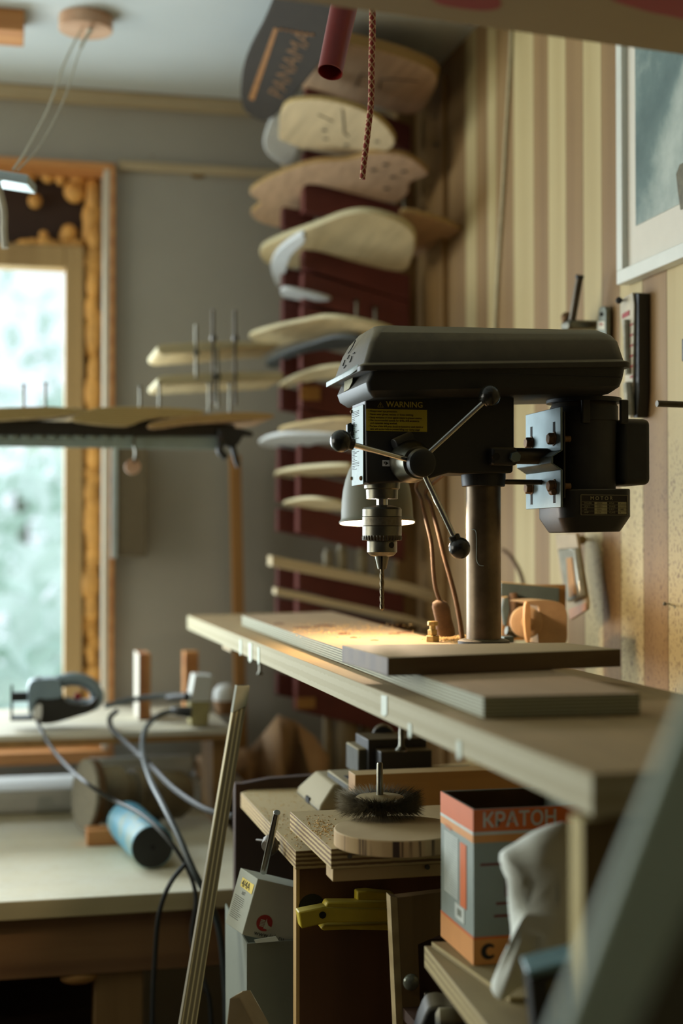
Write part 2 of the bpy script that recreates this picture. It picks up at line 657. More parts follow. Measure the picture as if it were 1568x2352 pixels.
def tree(cx, cy, top, rad, label):
    t = thing('tree', (cx, cy, -2.0), label, 'tree', 'trees outside the window')
    mb = MB()
    rnd = random.Random(int(cx * 100 + cy * 7))
    for i in range(900):
        th, ph = rnd.uniform(0, 6.283), math.acos(rnd.uniform(-1, 1))
        r = rad * rnd.uniform(.45, 1.0)
        c = Vector((cx + r * math.sin(ph) * math.cos(th), cy + r * math.sin(ph) * math.sin(th), top - rad * 1.2 + r * 1.2 * math.cos(ph)))
        u = Vector((rnd.gauss(0, 1), rnd.gauss(0, 1), rnd.gauss(0, 1))).normalized()
        v = u.orthogonal().normalized()
        s_ = rnd.uniform(.10, .24)
        mb.add([c - u * s_, c + v * s_ * .6, c + u * s_, c - v * s_ * .6], [(0, 1, 2, 3)])
    mb.build('crown', M['leaf'], t)
    MB().cyl((cx, cy, -2), (cx, cy, top - rad), .16, .1, 12).build('trunk', M['bark'], t)


tree(-0.1, 8.2, 1.5, 1.5, 'pale green tree outside the window, its crown filling the lower left of the pane')
tree(0.5, 13.2, 3.0, 2.2, 'pale green tree outside the window, partly behind the right window frame')
tree(0.2, 20.5, 5.4, 3.2, 'hazy tall tree outside the window, seen above the clamped boards')
structure(MB().box((-14, 4.2, -2.1), (14, 30, -2.0)).build('ground_outside', plain('meadow', (120, 160, 110), 0.9)))
# ------------------------------------------------------------------ the long bench under the drill press
ZB = 1.34
nl, fl, fr = onZ(1360, 1777, ZB), onZ(430, 1413, ZB), onZ(742, 1402, ZB)
fr.y = 3.185
fr.x -= .012
bn = Vector((0.69, nl.y, ZB))
M['benchtop'] = plywood('bench_glued_board', (168, 142, 94), (178, 170, 136), (168, 158, 122), 0.008, dust=(166, 142, 98), amount=0.3)
bench = thing('shelf_bench', (0.53, 1.9, 0.0), 'long pale wooden bench board running back along the plank wall under the drill press', 'workbench')
MB().prism([nl, fl, fr, bn], (0, 0, -0.030)).build('bench_top', M['benchtop'], bench, bevel=0.0012)
M['panel_edge'] = plywood('side_panel', (120, 100, 62), (188, 170, 110), (176, 158, 100), 0.02, axis='Y', grain='Z')
MB().box((nl.x - .003, nl.y + .01, 0.0), (nl.x + .30, nl.y + .034, ZB - .034)).build('end_panel', M['panel_edge'], bench, bevel=0.001)
MB().box((nl.x + .02, nl.y + .034, ZB - .05), (nl.x + .29, nl.y + .06, ZB - .034)).build('cross_rail', M['bench'], bench)
MB().box((0.66, 1.0, 1.29), (0.70, 3.17, 1.306)).build('rear_rail', M['bench'], bench)
MB().box((0.64, 1.0, 0.0), (0.68, 1.03, 1.29)).build('leg', M['bench'], bench)


def screw(name, a, b, label, cat='screw', group=None, mat=None, r=.0022, hr=.0055):
    a, b = Vector(a), Vector(b)
    ax = (b - a).normalized()
    L = (b - a).length
    mb = MB().lathe(a, ax, [(0, r), (L - .005, r), (L - .003, hr * .6), (L, hr), (L + .0015, hr * .8), (L + .002, .0005)], 14)
    o = mb.build(name, mat or M['steel'])
    return tag(o, label, cat, group)


a = onX(597, 1512, fl.x + .03)
p = onX(597, 1548, fl.x + .03)
screw('screw', (p.x, p.y, 1.306), p, 'small screw poking down under the far end of the bench board')
p = onX(922, 1722, .42)
screw('bolt', (p.x, p.y, 1.306), p, 'thicker bolt hanging under the bench board above the black machine vise', 'bolt', r=.0028, hr=.007)
q = onX(520, 1492, .40)
tag(MB().box((.40, q.y - .05, 1.298), (.43, q.y + .05, 1.306)).build('offcut', M['bench']), 'thin wooden offcut under the far end of the bench board', 'offcut')
# dried glue drips on the front edge
M['glue'] = plain('pale_glue', (176, 186, 160), 0.5, var=0.05)
drip = []
for px_, y0, y1, wd in ((561, 1468, 1500, 5), (583, 1475, 1516, 8), (602, 1485, 1522, 4), (888, 1596, 1640, 13), (946, 1660, 1690, 7), (1058, 1700, 1740, 9)):
    pts = [onX(px_ - wd / 2, y0, nl.x), onX(px_ + wd / 2, y0 + 3, nl.x), onX(px_ + wd / 2, y1, nl.x), onX(px_, y1 + 6, nl.x), onX(px_ - wd / 2, y1, nl.x)]
    xm = fl.x + (nl.x - fl.x) * (fl.y - pts[0].y) / (fl.y - nl.y)
    MB().prism([Vector((xm - .0008, p_.y, p_.z)) for p_ in pts], (0.001, 0, 0)).build('glue_drip', M['glue'], bench)

# board A lying along the bench, board B across it
ZA = 1.3605
A = zpoly([(1110, 1600), (555, 1413), (760, 1404), (1470, 1592)], ZA)
M['plyA'] = plywood('grey_laminated_board', (182, 154, 120), (178, 178, 150), (112, 112, 90), 0.0016, dust=(168, 144, 108), amount=0.4)
o = MB().prism(A, (0, 0, -0.0195)).build('plywood_board', M['plyA'], bevel=0.0006)
tag(o, 'long laminated plywood board lying along the bench below the drill bit', 'board')
ZP = 1.3805
B = zpoly([(785, 1482), (890, 1510), (1425, 1491), (1296, 1476)], ZP)
M['boardB'] = wood('dusty_plank', (110, 88, 58), (84, 64, 42), 'X', 9, dust=(150, 136, 96), amount=1.1)
o = MB().prism(B, (0, 0, -0.0195)).build('wooden_plank', M['boardB'], bevel=0.0008)
tag(o, 'dusty plank with dark near edge lying across the laminated board', 'plank')

# chips and sawdust
M['chip'] = plain('sawdust_chips', (214, 176, 112), 0.8, var=0.25, scale=200, bmp=0)


def chips(name, fn, n, label, size=(.0006, .0022), seed=1):
    rnd = random.Random(seed)
    mb = MB()
    for i in range(n):
        c = fn(rnd)
        if c is None:
            continue
        s_ = rnd.uniform(*size)
        a_ = rnd.uniform(0, 6.28)
        u = Vector((math.cos(a_), math.sin(a_), rnd.uniform(-.2, .2))) * s_
        v = Vector((-math.sin(a_), math.cos(a_), rnd.uniform(-.2, .2))) * s_ * rnd.uniform(.3, .9)
        t = Vector((0, 0, s_ * rnd.uniform(.4, 1)))
        c = c + Vector((0, 0, .0002))
        mb.add([c - u - v, c + u - v, c + v * 1.2, c + t], [(0, 1, 2), (0, 1, 3), (1, 2, 3), (2, 0, 3)])
    o = mb.build(name, M['chip'])
    return tag(o, label, 'sawdust', kind='stuff')


def fA(r):
    if r.random() < .62:
        x, y = r.gauss(1035, 34), r.gauss(1469, 3.5)
        if not (970 < x < 1100 and 1460 < y < 1476):
            return None
    else:
        x, y = r.gauss(800, 70), r.gauss(1446, 10)
        if y < 1430 or y > 1466 or x < 650:
            return None
    p = onZ(x, y, ZA)
    p.z = ZA + (abs(r.gauss(0, .0016)) if x > 960 else 0)
    return p


chips('sawdust', fA, 900, 'sawdust and chips scattered on the lit board around the drill press column')
# gouges in the lit board
M['gouge'] = plain('dark_gouge', (120, 84, 52), 0.9, var=0.3)
bd = bpy.data.objects['plywood_board']
for (gx_, gy, gw, gh) in ((745, 1437, 26, 2.5), (700, 1441, 30, 1.6), (790, 1455, 15, 2.6), (812, 1464, 9, 1.6), (930, 1452, 20, 2), (905, 1455, 14, 1.3), (640, 1432, 13, 1.6), (860, 1470, 10, 1.2)):
    pts = [onZ(gx_ + gw * math.cos(t), gy + gh * math.sin(t) * (1 + .3 * math.sin(3 * t)), ZA + .0003) for t in [i * 6.283 / 14 for i in range(14)]]
    MB().prism(pts, (0, 0, -.0004)).build('gouge', M['gouge'], bd)

# hex bolt with two nuts, standing
c = onZ(993, 1474, ZA)
d_ = (c - CAM).dot(FW)
k = d_ / FPX


def hexa(mb, c, r, z0, z1, rot=0.3):
    ps = [Vector((c.x + r * math.cos(rot + i * math.pi / 3), c.y + r * math.sin(rot + i * math.pi / 3), z0)) for i in range(6)]
    mb.prism(ps, (0, 0, z1 - z0))
    return mb


root = thing('hex_bolt', (c.x, c.y, ZA), 'short hex bolt with nuts standing on the board beside the lamp switch', 'bolt')
hexa(MB(), c, 17 * k, ZA, ZA + 14 * k).build('nut', M['brass'], root, bevel=.0006)
hexa(MB(), c, 12 * k, ZA + 16 * k, ZA + 28 * k, .1).build('nut', M['brass'], root, bevel=.0006)
hexa(MB(), c, 12.5 * k, ZA + 37 * k, ZA + 47 * k, .5).build('bolt_head', M['brass'], root, bevel=.0006)
MB().cyl((c.x, c.y, ZA + 14 * k), (c.x, c.y, ZA + 38 * k), 7 * k).build('shank', M['brass'], root)
# ------------------------------------------------------------------ the drill press (its long axis square to the plank wall)
YP = 1.78
YS = 1.745      # near face of the casting
YH = 1.690      # near face of the belt cover
Cc = onY(1110, 1300, YP)
press = thing('drill_press', (Cc.x, YP, ZA), 'black bench drill press with motor, steel column and yellow warning label', 'drill press')
U = 1.843 / FPX     # metres per photo pixel at the machine


def rrect(x0, x1, y0, y1, r, z, n=5, slope=0.0, xr=0.44, rf=None):
    pts = []
    rf = r if rf is None else rf
    for cx, cy, a0, rr in ((x1 - r, y1 - r, 0, r), (x0 + rf, y1 - rf, 90, rf), (x0 + rf, y0 + rf, 180, rf), (x1 - r, y0 + r, 270, r)):
        for i in range(n + 1):
            a = math.radians(a0 + 90 * i / n)
            x = cx + rr * math.cos(a)
            pts.append(Vector((x, cy + rr * math.sin(a), z + slope * (x - xr))))
    return pts


SL = 0.042
# belt cover pan
zb = onY(850, 911, YH).z
zt = onY(850, 845, YH).z
x0, x1 = onY(842, 925, YH).x, onY(1446, 860, YH).x
yb1 = YH + .165
rings = [rrect(x0 + .012, x1 - .02, YH + .012, yb1 - .012, .012, zb, slope=SL, rf=.004), rrect(x0 + .003, x1 - .008, YH + .002, yb1 - .002, .016, zb + .008, slope=SL, rf=.006),
         rrect(x0, x1 - .004, YH, yb1, .018, zb + .018, slope=SL, rf=.006), rrect(x0 + .010, x1, YH - .002, yb1 + .002, .018, zt + .004, slope=SL, rf=.006)]
pan = MB().loft(rings).build('belt_cover_base', M['cast'], press, bevel=.0008)
# hinged lid
lx0, lx1 = onY(828, 850, YH - .006).x, onY(1458, 835, YH - .006).x
rz = onY(850, 852, YH).z
rz2 = onY(850, 838, YH).z
zz1 = onY(870, 788, YH + .011).z
zz2 = onY(900, 766, YH + .018).z
zz3 = onY(900, 750, YH + .038).z
ya, yc = YH - .006, yb1 + .006
rings = [rrect(lx0, lx1, ya, yc, .02, rz, slope=SL, rf=.007), rrect(lx0, lx1, ya, yc, .02, rz2, slope=SL, rf=.007), rrect(lx0 + .006, lx1 - .007, ya + .005, yc - .005, .018, rz2 + .002, slope=SL, rf=.007),
         rrect(lx0 + .015, lx1 - .013, ya + .011, yc - .010, .018, zz1, slope=SL * .9, rf=.008), rrect(lx0 + .022, lx1 - .018, ya + .018, yc - .016, .018, zz2, slope=SL * .55, rf=.010),
         rrect(lx0 + .030, lx1 - .026, ya + .038, yc - .034, .018, zz3, slope=SL * .3), rrect(lx0 + .040, lx1 - .04, ya + .06, yc - .055, .014, zz3 + .001, slope=SL * .25)]
lid = MB().loft(rings).build('belt_cover_lid', M['cover'], press, bevel=.0012, angle=30)
# bright scuffed front lip of the lid, dents, peeled sticker
M['lip'] = plain('scuffed_grey_lip', (150, 166, 168), 0.5, var=0.15, scale=90)
MB().prism([Vector((lx0 - .006, yc - .010, rz - .004)), Vector((lx0 - .006, ya + .030, rz - .003)), Vector((lx0 + .001, ya + .016, rz + .003)), Vector((lx0 + .006, yc - .010, rz + .002))], (0, 0, .007)).build('lid_lip', M['lip'], lid, bevel=.001)
M['sticker'] = plain('torn_sticker', (168, 164, 134), 0.8, var=0.15, scale=150)
st = [(.0, .0), (.002, .020), (.010, .030), (.020, .030), (.021, .020), (.030, .026), (.038, .022), (.036, .012), (.022, .002)]
MB().prism([Vector((x0 - .0006, yb1 - .045 - a * 1.3, zb + .018 + c_ * .7)) for a, c_ in st], (.0006, 0, 0)).build('torn_sticker', M['sticker'], pan)
M['crack'] = plain('black_scratch', (22, 20, 16), 0.8)


def frontpt(px, py):
    """point on the sloping front of the lid"""
    n = Vector((-(zz1 - rz2), 0, .009)).normalized()
    p0 = Vector((lx0 + .006, 0, rz2 + .002 - .0))
    return onPlane(px, py, p0, n) + n * .0006


for seg_ in ([(817, 782), (811, 795), (805, 805), (800, 812)], [(803, 816), (798, 825)], [(809, 818), (806, 828), (803, 832)], [(793, 827), (790, 835), (788, 841)], [(795, 839), (790, 846)], [(815, 810), (811, 813)]):
    MB().tube([frontpt(*q) for q in seg_], .0007, 6).build('scratch', M['crack'], lid)
hp = onY(1143, 814, YH + .006)
MB().cyl((hp.x, hp.y - .002, hp.z), (hp.x, hp.y + .004, hp.z), 5.5 * U, seg=16).build('lid_hole', M['crack'], lid)
MB().box((lx0 + .02, YH - .0066, rz - .0012 + .001), (lx1 - .02, YH - .0058, rz - .0002 + .001)).build('lid_seam', M['crack'], lid)

# head casting
Yb = YP + .036
sil = ypoly([(838, 915), (1181, 905), (1181, 1030), (1178, 1086), (1060, 1088), (1030, 1086), (985, 1100), (965, 1104), (850, 1112), (841, 1108)], YS)
for p_ in sil[:2]:
    p_.z += .01
head = MB().prism(sil, (0, Yb - YS, 0)).build('head_casting', M['cast'], press, bevel=.003, seg=3)
# front scale plate
f = sil[0].x
zt_, zb_ = onY(838, 928, YS).z, onY(838, 1112, YS).z
M['scale'] = plain('worn_scale_label', (112, 134, 128), 0.5, var=0.14, scale=60)
sc = MB().box((f - .0016, YS + .004, zb_), (f - .0002, Yb - .006, zt_)).build('scale_plate', M['scale'], press, bevel=.0004)
mb = MB()
rnd = random.Random(5)
z = zt_ - .006
while z > zb_ + .02:
    w_ = rnd.choice((.3, .55, .8))
    mb.box((f - .0019, Yb - .010 - w_ * .045, z), (f - .00155, Yb - .010, z + .0006))
    z -= rnd.choice((.0016, .002, .0026))
mb.build('scale_marks', M['crack'], sc)
MB().ball((f - .002, YS + .012, zb_ + .008), .003, 12).build('rivet', M['rust'], sc)
MB().ball((f - .002, Yb - .008, zb_ + .010), .0025, 12).build('rivet', M['rust'], sc)
MB().ball((f - .002, Yb - .008, zt_ - .004), .0025, 12).build('rivet', M['rust'], sc)

# warning label on the near side
yl = YS - .0006
M['lyel'] = plain('label_yellow', (190, 172, 28), 0.5, var=0.05)
M['lblk'] = plain('label_black', (28, 20, 14), 0.5, var=0.05)
M['ink'] = plain('label_ink', (66, 40, 14), 0.6, var=0.05, bmp=0)
a, b_ = onY(840, 990, yl), onY(981, 922, yl)
lab = MB().box((a.x, yl, a.z), (b_.x, YS, b_.z)).build('warning_label', M['lblk'], press)
tag(lab, 'yellow and black warning label')
W_ = b_.x - a.x
H_ = b_.z - a.z
yh = a.z + H_ * .72
MB().box((a.x + .0004, yl - .0003, a.z + .0004), (b_.x - .0004, yl, yh)).build('yellow_field', M['lyel'], lab)
XD, ZD = (1, 0, 0), (0, 0, 1)
M['ltxt'] = plain('label_gold', (196, 176, 70), 0.5, var=0.05, bmp=0)
text('lettering', 'WARNING', .0100, (a.x + W_ * .325, yl - .0003, yh + H_ * .075), XD, ZD, M['ltxt'], lab, bold=.0002, sx=1.0)
tri = [(a.x + W_ * .19, yh + H_ * .06), (a.x + W_ * .28, yh + H_ * .06), (a.x + W_ * .235, yh + H_ * .22)]
mb = MB()
for i in range(3):
    p1, p2 = tri[i], tri[(i + 1) % 3]
    mb.tube([(p1[0], yl - .0003, p1[1]), (p2[0], yl - .0003, p2[1])], .00022, 6, False)
mb.box((a.x + W_ * .232, yl - .0006, yh + H_ * .10), (a.x + W_ * .238, yl - .0003, yh + H_ * .17)).box((a.x + W_ * .232, yl - .0006, yh + H_ * .075), (a.x + W_ * .238, yl - .0003, yh + H_ * .088))
mb.build('warning_triangle', M['ltxt'], lab)
lines = ['\u2022 Always wear eye protection.', '\u2022 Never wear gloves, necktie or loose clothing.', '\u2022 Clamp workpiece or brace against column to prevent rotation.', '\u2022 Use recommended speeds for drills, drill accessory,', '   and materials being worked.', '\u2022 The base of this drill press should be fastened to work bench or', '   table with anchor bolts to prevent falling over during usage!']
ty = yh - .0040
for i, ln in enumerate(lines):
    text('lettering', ln, .0034, (a.x + .003, yl - .0004, ty), XD, ZD, M['ink'], lab, bold=.00008, sx=.80 if len(ln) > 58 else .92)
    ty -= .0036 if i not in (0, 1, 4) else .0040
# small white arrow label
a, b_ = onY(878, 1071, yl), onY(895, 1057, yl)
M['wlab'] = plain('bright_label', (226, 226, 232), 0.5, var=0.03)
sl_ = MB().box((a.x, yl, a.z), (b_.x, YS, b_.z)).build('arrow_label', M['wlab'], press)
cx, cz = (a.x + b_.x) / 2, (a.z + b_.z) / 2
MB().prism([(cx + .003, yl - .0003, cz), (cx - .001, yl - .0003, cz + .0028), (cx - .001, yl - .0003, cz - .0028)], (0, .0003, 0)).build('arrow_mark', M['lblk'], sl_)
MB().box((cx - .0032, yl - .0003, cz - .0006), (cx - .0018, yl, cz + .0022)).build('number_mark', M['lblk'], sl_)

# quill, chuck, bit
Q = onY(877, 1200, YP)
qx, qy = Q.x, YP


def zq(py):
    return onY(877, py, YP).z


MB().lathe((qx, qy, zq(1106)), (0, 0, -1), [(0, 42 * U), (zq(1106) - zq(1122), 41 * U), (zq(1106) - zq(1125), 37 * U), (zq(1106) - zq(1146), 36 * U), (zq(1106) - zq(1147), 12 * U), (zq(1106) - zq(1150), 12 * U)], 40).build('quill', M['steel'], press)
MB().cyl((qx, qy, zq(1146)), (qx, qy, zq(1164)), 13 * U).build('spindle', M['chrome'], press)
prof = [(1160, 20), (1163, 30), (1166, 42), (1170, 45), (1186, 45), (1187, 44), (1188, 44.6), (1207, 44.6), (1208, 44), (1209, 45), (1230, 45)]
ch = MB().lathe((qx, qy, 0), (0, 0, 1), [(zq(y_), r_ * U) for y_, r_ in prof], 48).build('chuck_body', M['steel'], press, angle=25)
M['chuckband'] = plain('dark_knurled_band', (112, 106, 92), 0.45, 0.9, var=0.2, scale=200)
MB().lathe((qx, qy, 0), (0, 0, 1), [(zq(1187), 44 * U), (zq(1188), 45.3 * U), (zq(1207), 45.3 * U), (zq(1208), 44 * U)], 48).build('chuck_band', M['chuckband'], ch)
# key teeth ring
rings = []
N = 144
for y_, r_, amp in ((1230, 45, 0), (1234, 45, 1.3), (1241, 43, 2.6), (1242, 33, 0)):
    rings.append([Vector((qx + math.cos(2 * math.pi * i / N) * (r_ + amp * (1 if (i % 4) < 2 else -1)) * U, qy + math.sin(2 * math.pi * i / N) * (r_ + amp * (1 if (i % 4) < 2 else -1)) * U, zq(y_))) for i in range(N)])
MB().loft(rings).build('chuck_teeth', M['rod'], ch)
prof = [(1240, 33), (1244, 34.5), (1268, 34.5), (1276, 27), (1278, 18)]
low = MB().lathe((qx, qy, 0), (0, 0, 1), [(zq(y_), r_ * U) for y_, r_ in prof], 40).build('chuck_nose', M['steel'], ch, angle=25)
tv = Vector((math.sin(.42), -math.cos(.42), 0))
pc = Vector((qx, qy, zq(1252))) + tv * 34.2 * U
MB().cyl(pc - tv * .001, pc + tv * .0006, 7 * U, seg=18).build('key_hole', M['crack'], ch)
mb = MB()
for i in range(3):
    a0 = math.radians(20 + 120 * i)
    n = 7
    r1, r2 = 17 * U, 6.5 * U
    top = [Vector((qx + math.cos(a0 + math.radians(108) * (j / n)) * r1, qy + math.sin(a0 + math.radians(108) * (j / n)) * r1, zq(1277))) for j in range(n + 1)] + [Vector((qx, qy, zq(1277)))]
    bot = [Vector((qx + math.cos(a0 + math.radians(108) * (j / n)) * r2 * 1.5, qy + math.sin(a0 + math.radians(108) * (j / n)) * r2 * 1.5, zq(1307))) for j in range(n + 1)] + [Vector((qx, qy, zq(1307)))]
    mb.loft([top, bot])
mb.build('chuck_jaws', M['steel'], ch)
# twisted bit
rings = []
R0 = 5.2 * U
ZT0, ZT1 = zq(1306), zq(1398)
K = 46
for k_ in range(K + 1):
    t = k_ / K
    z = ZT0 + (ZT1 - ZT0) * t
    tw = t * 2 * math.pi * 2.6
    ring = []
    for j in range(20):
        a_ = 2 * math.pi * j / 20
        r_ = R0 * (0.55 + 0.45 * abs(math.cos(a_)) ** .5)
        ring.append(Vector((qx + math.cos(a_ + tw) * r_, qy + math.sin(a_ + tw) * r_, z)))
    rings.append(ring)
rings.append([Vector((qx, qy, ZT1 - .003)) for j in range(20)])
M['bit'] = plain('dark_bit_steel', (120, 108, 84), 0.35, 0.9, var=0.35, scale=120)
MB().loft(rings).build('drill_bit', M['bit'], press, angle=25)

# feed hub on the near side, three handles with ball knobs
hb = onY(938, 1060, YS)
hc = onY(965, 1063, YS - .055)
ax = (hc - hb).normalized()
L = (hc - hb).length
hub = MB().lathe(hb - ax * .01, ax, [(0, 38 * U), (.012, 46 * U), (.018, 48 * U), (.024, 48 * U), (.027, 46 * U), (L - .006, 40 * U), (L + .003, 36 * U)], 44).build('feed_hub', M['steel'], press, angle=25)
MB().lathe(hc - ax * .002 + ax * .003, ax, [(0, 32 * U), (.006, 32 * U), (.010, 30 * U), (.012, 24 * U), (.0125, .001)], 40).build('hub_cap', M['cast'], hub)
k1, k2 = onY(905, 1022, YS - .010), onY(945, 1004, YS - .004)
MB().cyl(k1, k2, 14 * U, seg=20).build('depth_stop_collar', M['cast'], hub, bevel=.001)
M['ball'] = plain('black_ball_knob', (30, 30, 26), 0.22, var=0.1, dust=(80, 74, 50), amount=0.2)
for (sx_, sy_), (ex, ey), (bx_, by_), dd in (((988, 1034), (1112, 922), (1124, 909), YS - .075), ((930, 1054), (806, 1020), (783, 1013), YS - .080), ((976, 1096), (1044, 1236), (1055, 1259), YS - .070)):
    s0 = hc + (onY(sx_, sy_, YS - .05) - hc) * .8
    e0 = onY(ex, ey, dd)
    c0 = onY(bx_, by_, dd)
    h = MB().cyl(s0, e0, 6.2 * U, 6.0 * U, 18).build('feed_handle', M['chrome'], press)
    dv = (c0 - e0).normalized()
    kb = MB().lathe(e0 - dv * .004, dv, [(0, 10 * U), (.001, 12.5 * U), (.009, 12.5 * U), (.010, 11 * U)], 24)
    kb.ball(c0, 24 * U, 28)
    kb.build('ball_knob', M['ball'], h)
# small wing knob at the front left of the head
w1 = onY(803, 995, YP + .02)
mb = MB().cyl(w1, w1 + Vector((.03, 0, 0)), 4 * U, seg=12)
mb.prism([w1 + Vector(v_) for v_ in ((-.003, 0, -.013), (.003, 0, -.015), (.005, 0, .010), (.002, 0, .014), (-.003, 0, .012))], (0, .010, 0))
mb.build('wing_knob', M['black'], press, bevel=.001)

# column and its collar
zc0 = onY(1110, 1118, YP).z
col = MB().cyl((Cc.x, YP, ZA + .012), (Cc.x, YP, zc0 + .03), 40.5 * U, seg=56).build('column', M['colm'], press)
MB().lathe((Cc.x, YP, ZA), (0, 0, 1), [(0, .034), (.010, .034), (.012, .030), (.013, 38 * U)], 40).build('column_foot', M['cast'], press)
cb = [onY(1060, 1086, YS + .004), onY(1163, 1086, YS + .004), onY(1163, 1119, YS + .004), onY(1058, 1119, YS + .004)]
mb = MB().lathe((Cc.x, YP, zc0), (0, 0, 1), [(0, 50 * U), (.012, 52 * U), (.03, 52 * U)], 40)
mb.build('column_collar', M['cast'], press, bevel=.001)
# scrape mark on the column
pts = [(1075, 1216), (1082, 1222), (1083, 1260), (1083, 1285), (1088, 1297), (1097, 1299)]
MB().tube([Vector((Cc.x + (q[0] - 1110) * U, YP - math.sqrt(max(0, (40.3 * U) ** 2 - ((q[0] - 1110) * U) ** 2)) - .0002, onY(q[0], q[1], YP).z)) for q in pts], .0007, 6).build('scrape_mark', M['lip'], col)

# lug, slide rod and hex bolt
a, b_ = onY(1130, 1068, YS - .018), onY(1182, 1027, YS - .018)
lug = MB().box((a.x, YS - .018, a.z), (b_.x + .004, YS + .03, b_.z)).build('slide_lug', M['cast'], press, bevel=.004, seg=3)
hx = onY(1180, 1050, YS - .018)
ps = [Vector((hx.x + 13 * U * math.cos(i * math.pi / 3 + .3), YS - .026, hx.z + 13 * U * math.sin(i * math.pi / 3 + .3))) for i in range(6)]
MB().prism(ps, (0, .008, 0)).build('lock_bolt', M['zinc'], lug, bevel=.0008)
hx = onY(1139, 1049, YS - .018)
MB().cyl((hx.x, YS - .0185, hx.z), (hx.x, YS - .016, hx.z), 9 * U, seg=16).build('lug_hole', M['crack'], lug)
PX = onY(1285, 1050, 1.715).x      # plane of the mounting plate
zr = onY(1220, 1050, YP).z
MB().cyl((b_.x, YP - .02, zr), (PX + .004, YP - .02, zr), 19 * U, seg=24).build('slide_rod', M['rod'], press)
MB().cyl((Cc.x, YP, onY(1180, 1107, YP).z), (PX, YP, onY(1180, 1107, YP).z), 6 * U, seg=14).build('lower_rod', M['rod'], press)

# motor mounting plate: bent zinc plate facing the head, seen at a slant
ynr, yfr = 1.712, 1.838
zA, zB = onX(1240, 945, PX).z, onX(1240, 1042, PX).z
zD, zE = onX(1240, 1085, PX).z, onX(1240, 1168, PX).z
t_ = .003
prf = [(0, zA), (0, zB), (-.013, zB - .008), (-.013, zD + .008), (0, zD), (0, zE)]
outer = [Vector((PX + x_, 0, z_)) for x_, z_ in prf]
inner = [Vector((PX + x_ + t_, 0, z_)) for x_, z_ in prf]
mb = MB()
for i in range(len(prf) - 1):
    q = [outer[i], outer[i + 1], inner[i + 1], inner[i]]
    mb.prism([Vector((v_.x, ynr, v_.z)) for v_ in q], (0, yfr - ynr, 0))
plate = mb.build('mounting_plate', M['zinc'], press, bevel=.0006)
for py_, z_ in ((ynr + .022, zA - .040), (yfr - .022, zA - .040), (ynr + .022, zE + .028), (yfr - .022, zE + .028)):
    up_ = 1 if z_ > (zA + zE) / 2 else -1
    mb = MB().box((PX - .0004, py_ - .0035, z_ - .004), (PX + .0002, py_ + .0035, z_ + .022) if up_ > 0 else (PX + .0002, py_ + .0035, z_ + .004))
    if up_ < 0:
        mb = MB().box((PX - .0004, py_ - .0035, z_ - .022), (PX + .0002, py_ + .0035, z_ + .004))
    mb.build('slot', M['crack'], plate)
    MB().lathe((PX, py_, z_), (-1, 0, 0), [(0, .0095), (.0012, .0095), (.0014, .0078), (.0075, .0078), (.009, .0066)], 6).build('plate_bolt', M['rust'], press)
    MB().cyl((PX + .003, py_, z_), (PX + .022, py_, z_), .0042, seg=12).lathe((PX + .006, py_, z_), (1, 0, 0), [(0, .0085), (.007, .0085)], 6).build('plate_nut', M['rust'], press)
MB().box((PX + .005, ynr + .002, zE + .012), (PX + .0075, yfr - .002, zA - .006)).build('motor_bracket', M['cast'], press, bevel=.0006)

# motor
mx0, mx1 = PX + .016, onY(1448, 1050, YP - .05).x
cxm = (mx0 + mx1) / 2
hw = (mx1 - mx0) / 2
zt = onY(1350, 925, YP - .05).z
zm = onY(1350, 1130, YP - .05).z
zlow = onY(1350, 1205, YP - .055).z
zbot = onY(1350, 1222, YP - .055).z


def mr(s_, z, r, n=6):
    return rrect(cxm - hw * s_, cxm + hw * s_, YP - hw * s_, YP + hw * s_, r, z, n, slope=.02, xr=cxm)


mot = MB().loft([mr(.94, zm, .042), mr(.97, zt - .022, .042), mr(1.0, zt - .021, .042), mr(1.0, zt - .002, .042), mr(.93, zt + .004, .04), mr(.80, zt + .006, .035)]).build('motor_body', M['motor'], press, bevel=.001, angle=30)
bx = 1.13
MB().loft([mr(bx, zm + .004, .02, 4), mr(bx, zlow + .01, .02, 4), mr(bx * .80, zbot, .02, 4)]).build('motor_end_cap', M['cast'], mot, bevel=.0015, angle=30)
for xx in (-.35, .86):
    MB().box((cxm + hw * xx - .006, YP - hw * 1.03, zt - .026), (cxm + hw * xx + .006, YP - hw * .9, zt + .006)).build('motor_lug', M['motor'], mot, bevel=.002)
MB().lathe((cxm, YP, zt + .004), (0, 0, 1), [(0, .05), (.006, .05), (.010, .02), (.03, .02)], 36).build('motor_pulley_shroud', M['cast'], mot)
fx = onY(1280, 1140, YP - hw * bx).x
c_ = onY(1272, 1130, YP - hw * bx - .004)
MB().cyl(c_, c_ + Vector((0, .01, 0)), .004, seg=12).build('end_cap_screw', M['rust'], mot)
# terminal box on the wall side
a, b_ = onY(1444, 1113, YP - .035), onY(1495, 962, YP - .035)
MB().box((a.x - .01, YP - .035, a.z), (b_.x, YP + .04, b_.z)).build('terminal_box', M['motor'], press, bevel=.008, seg=4)
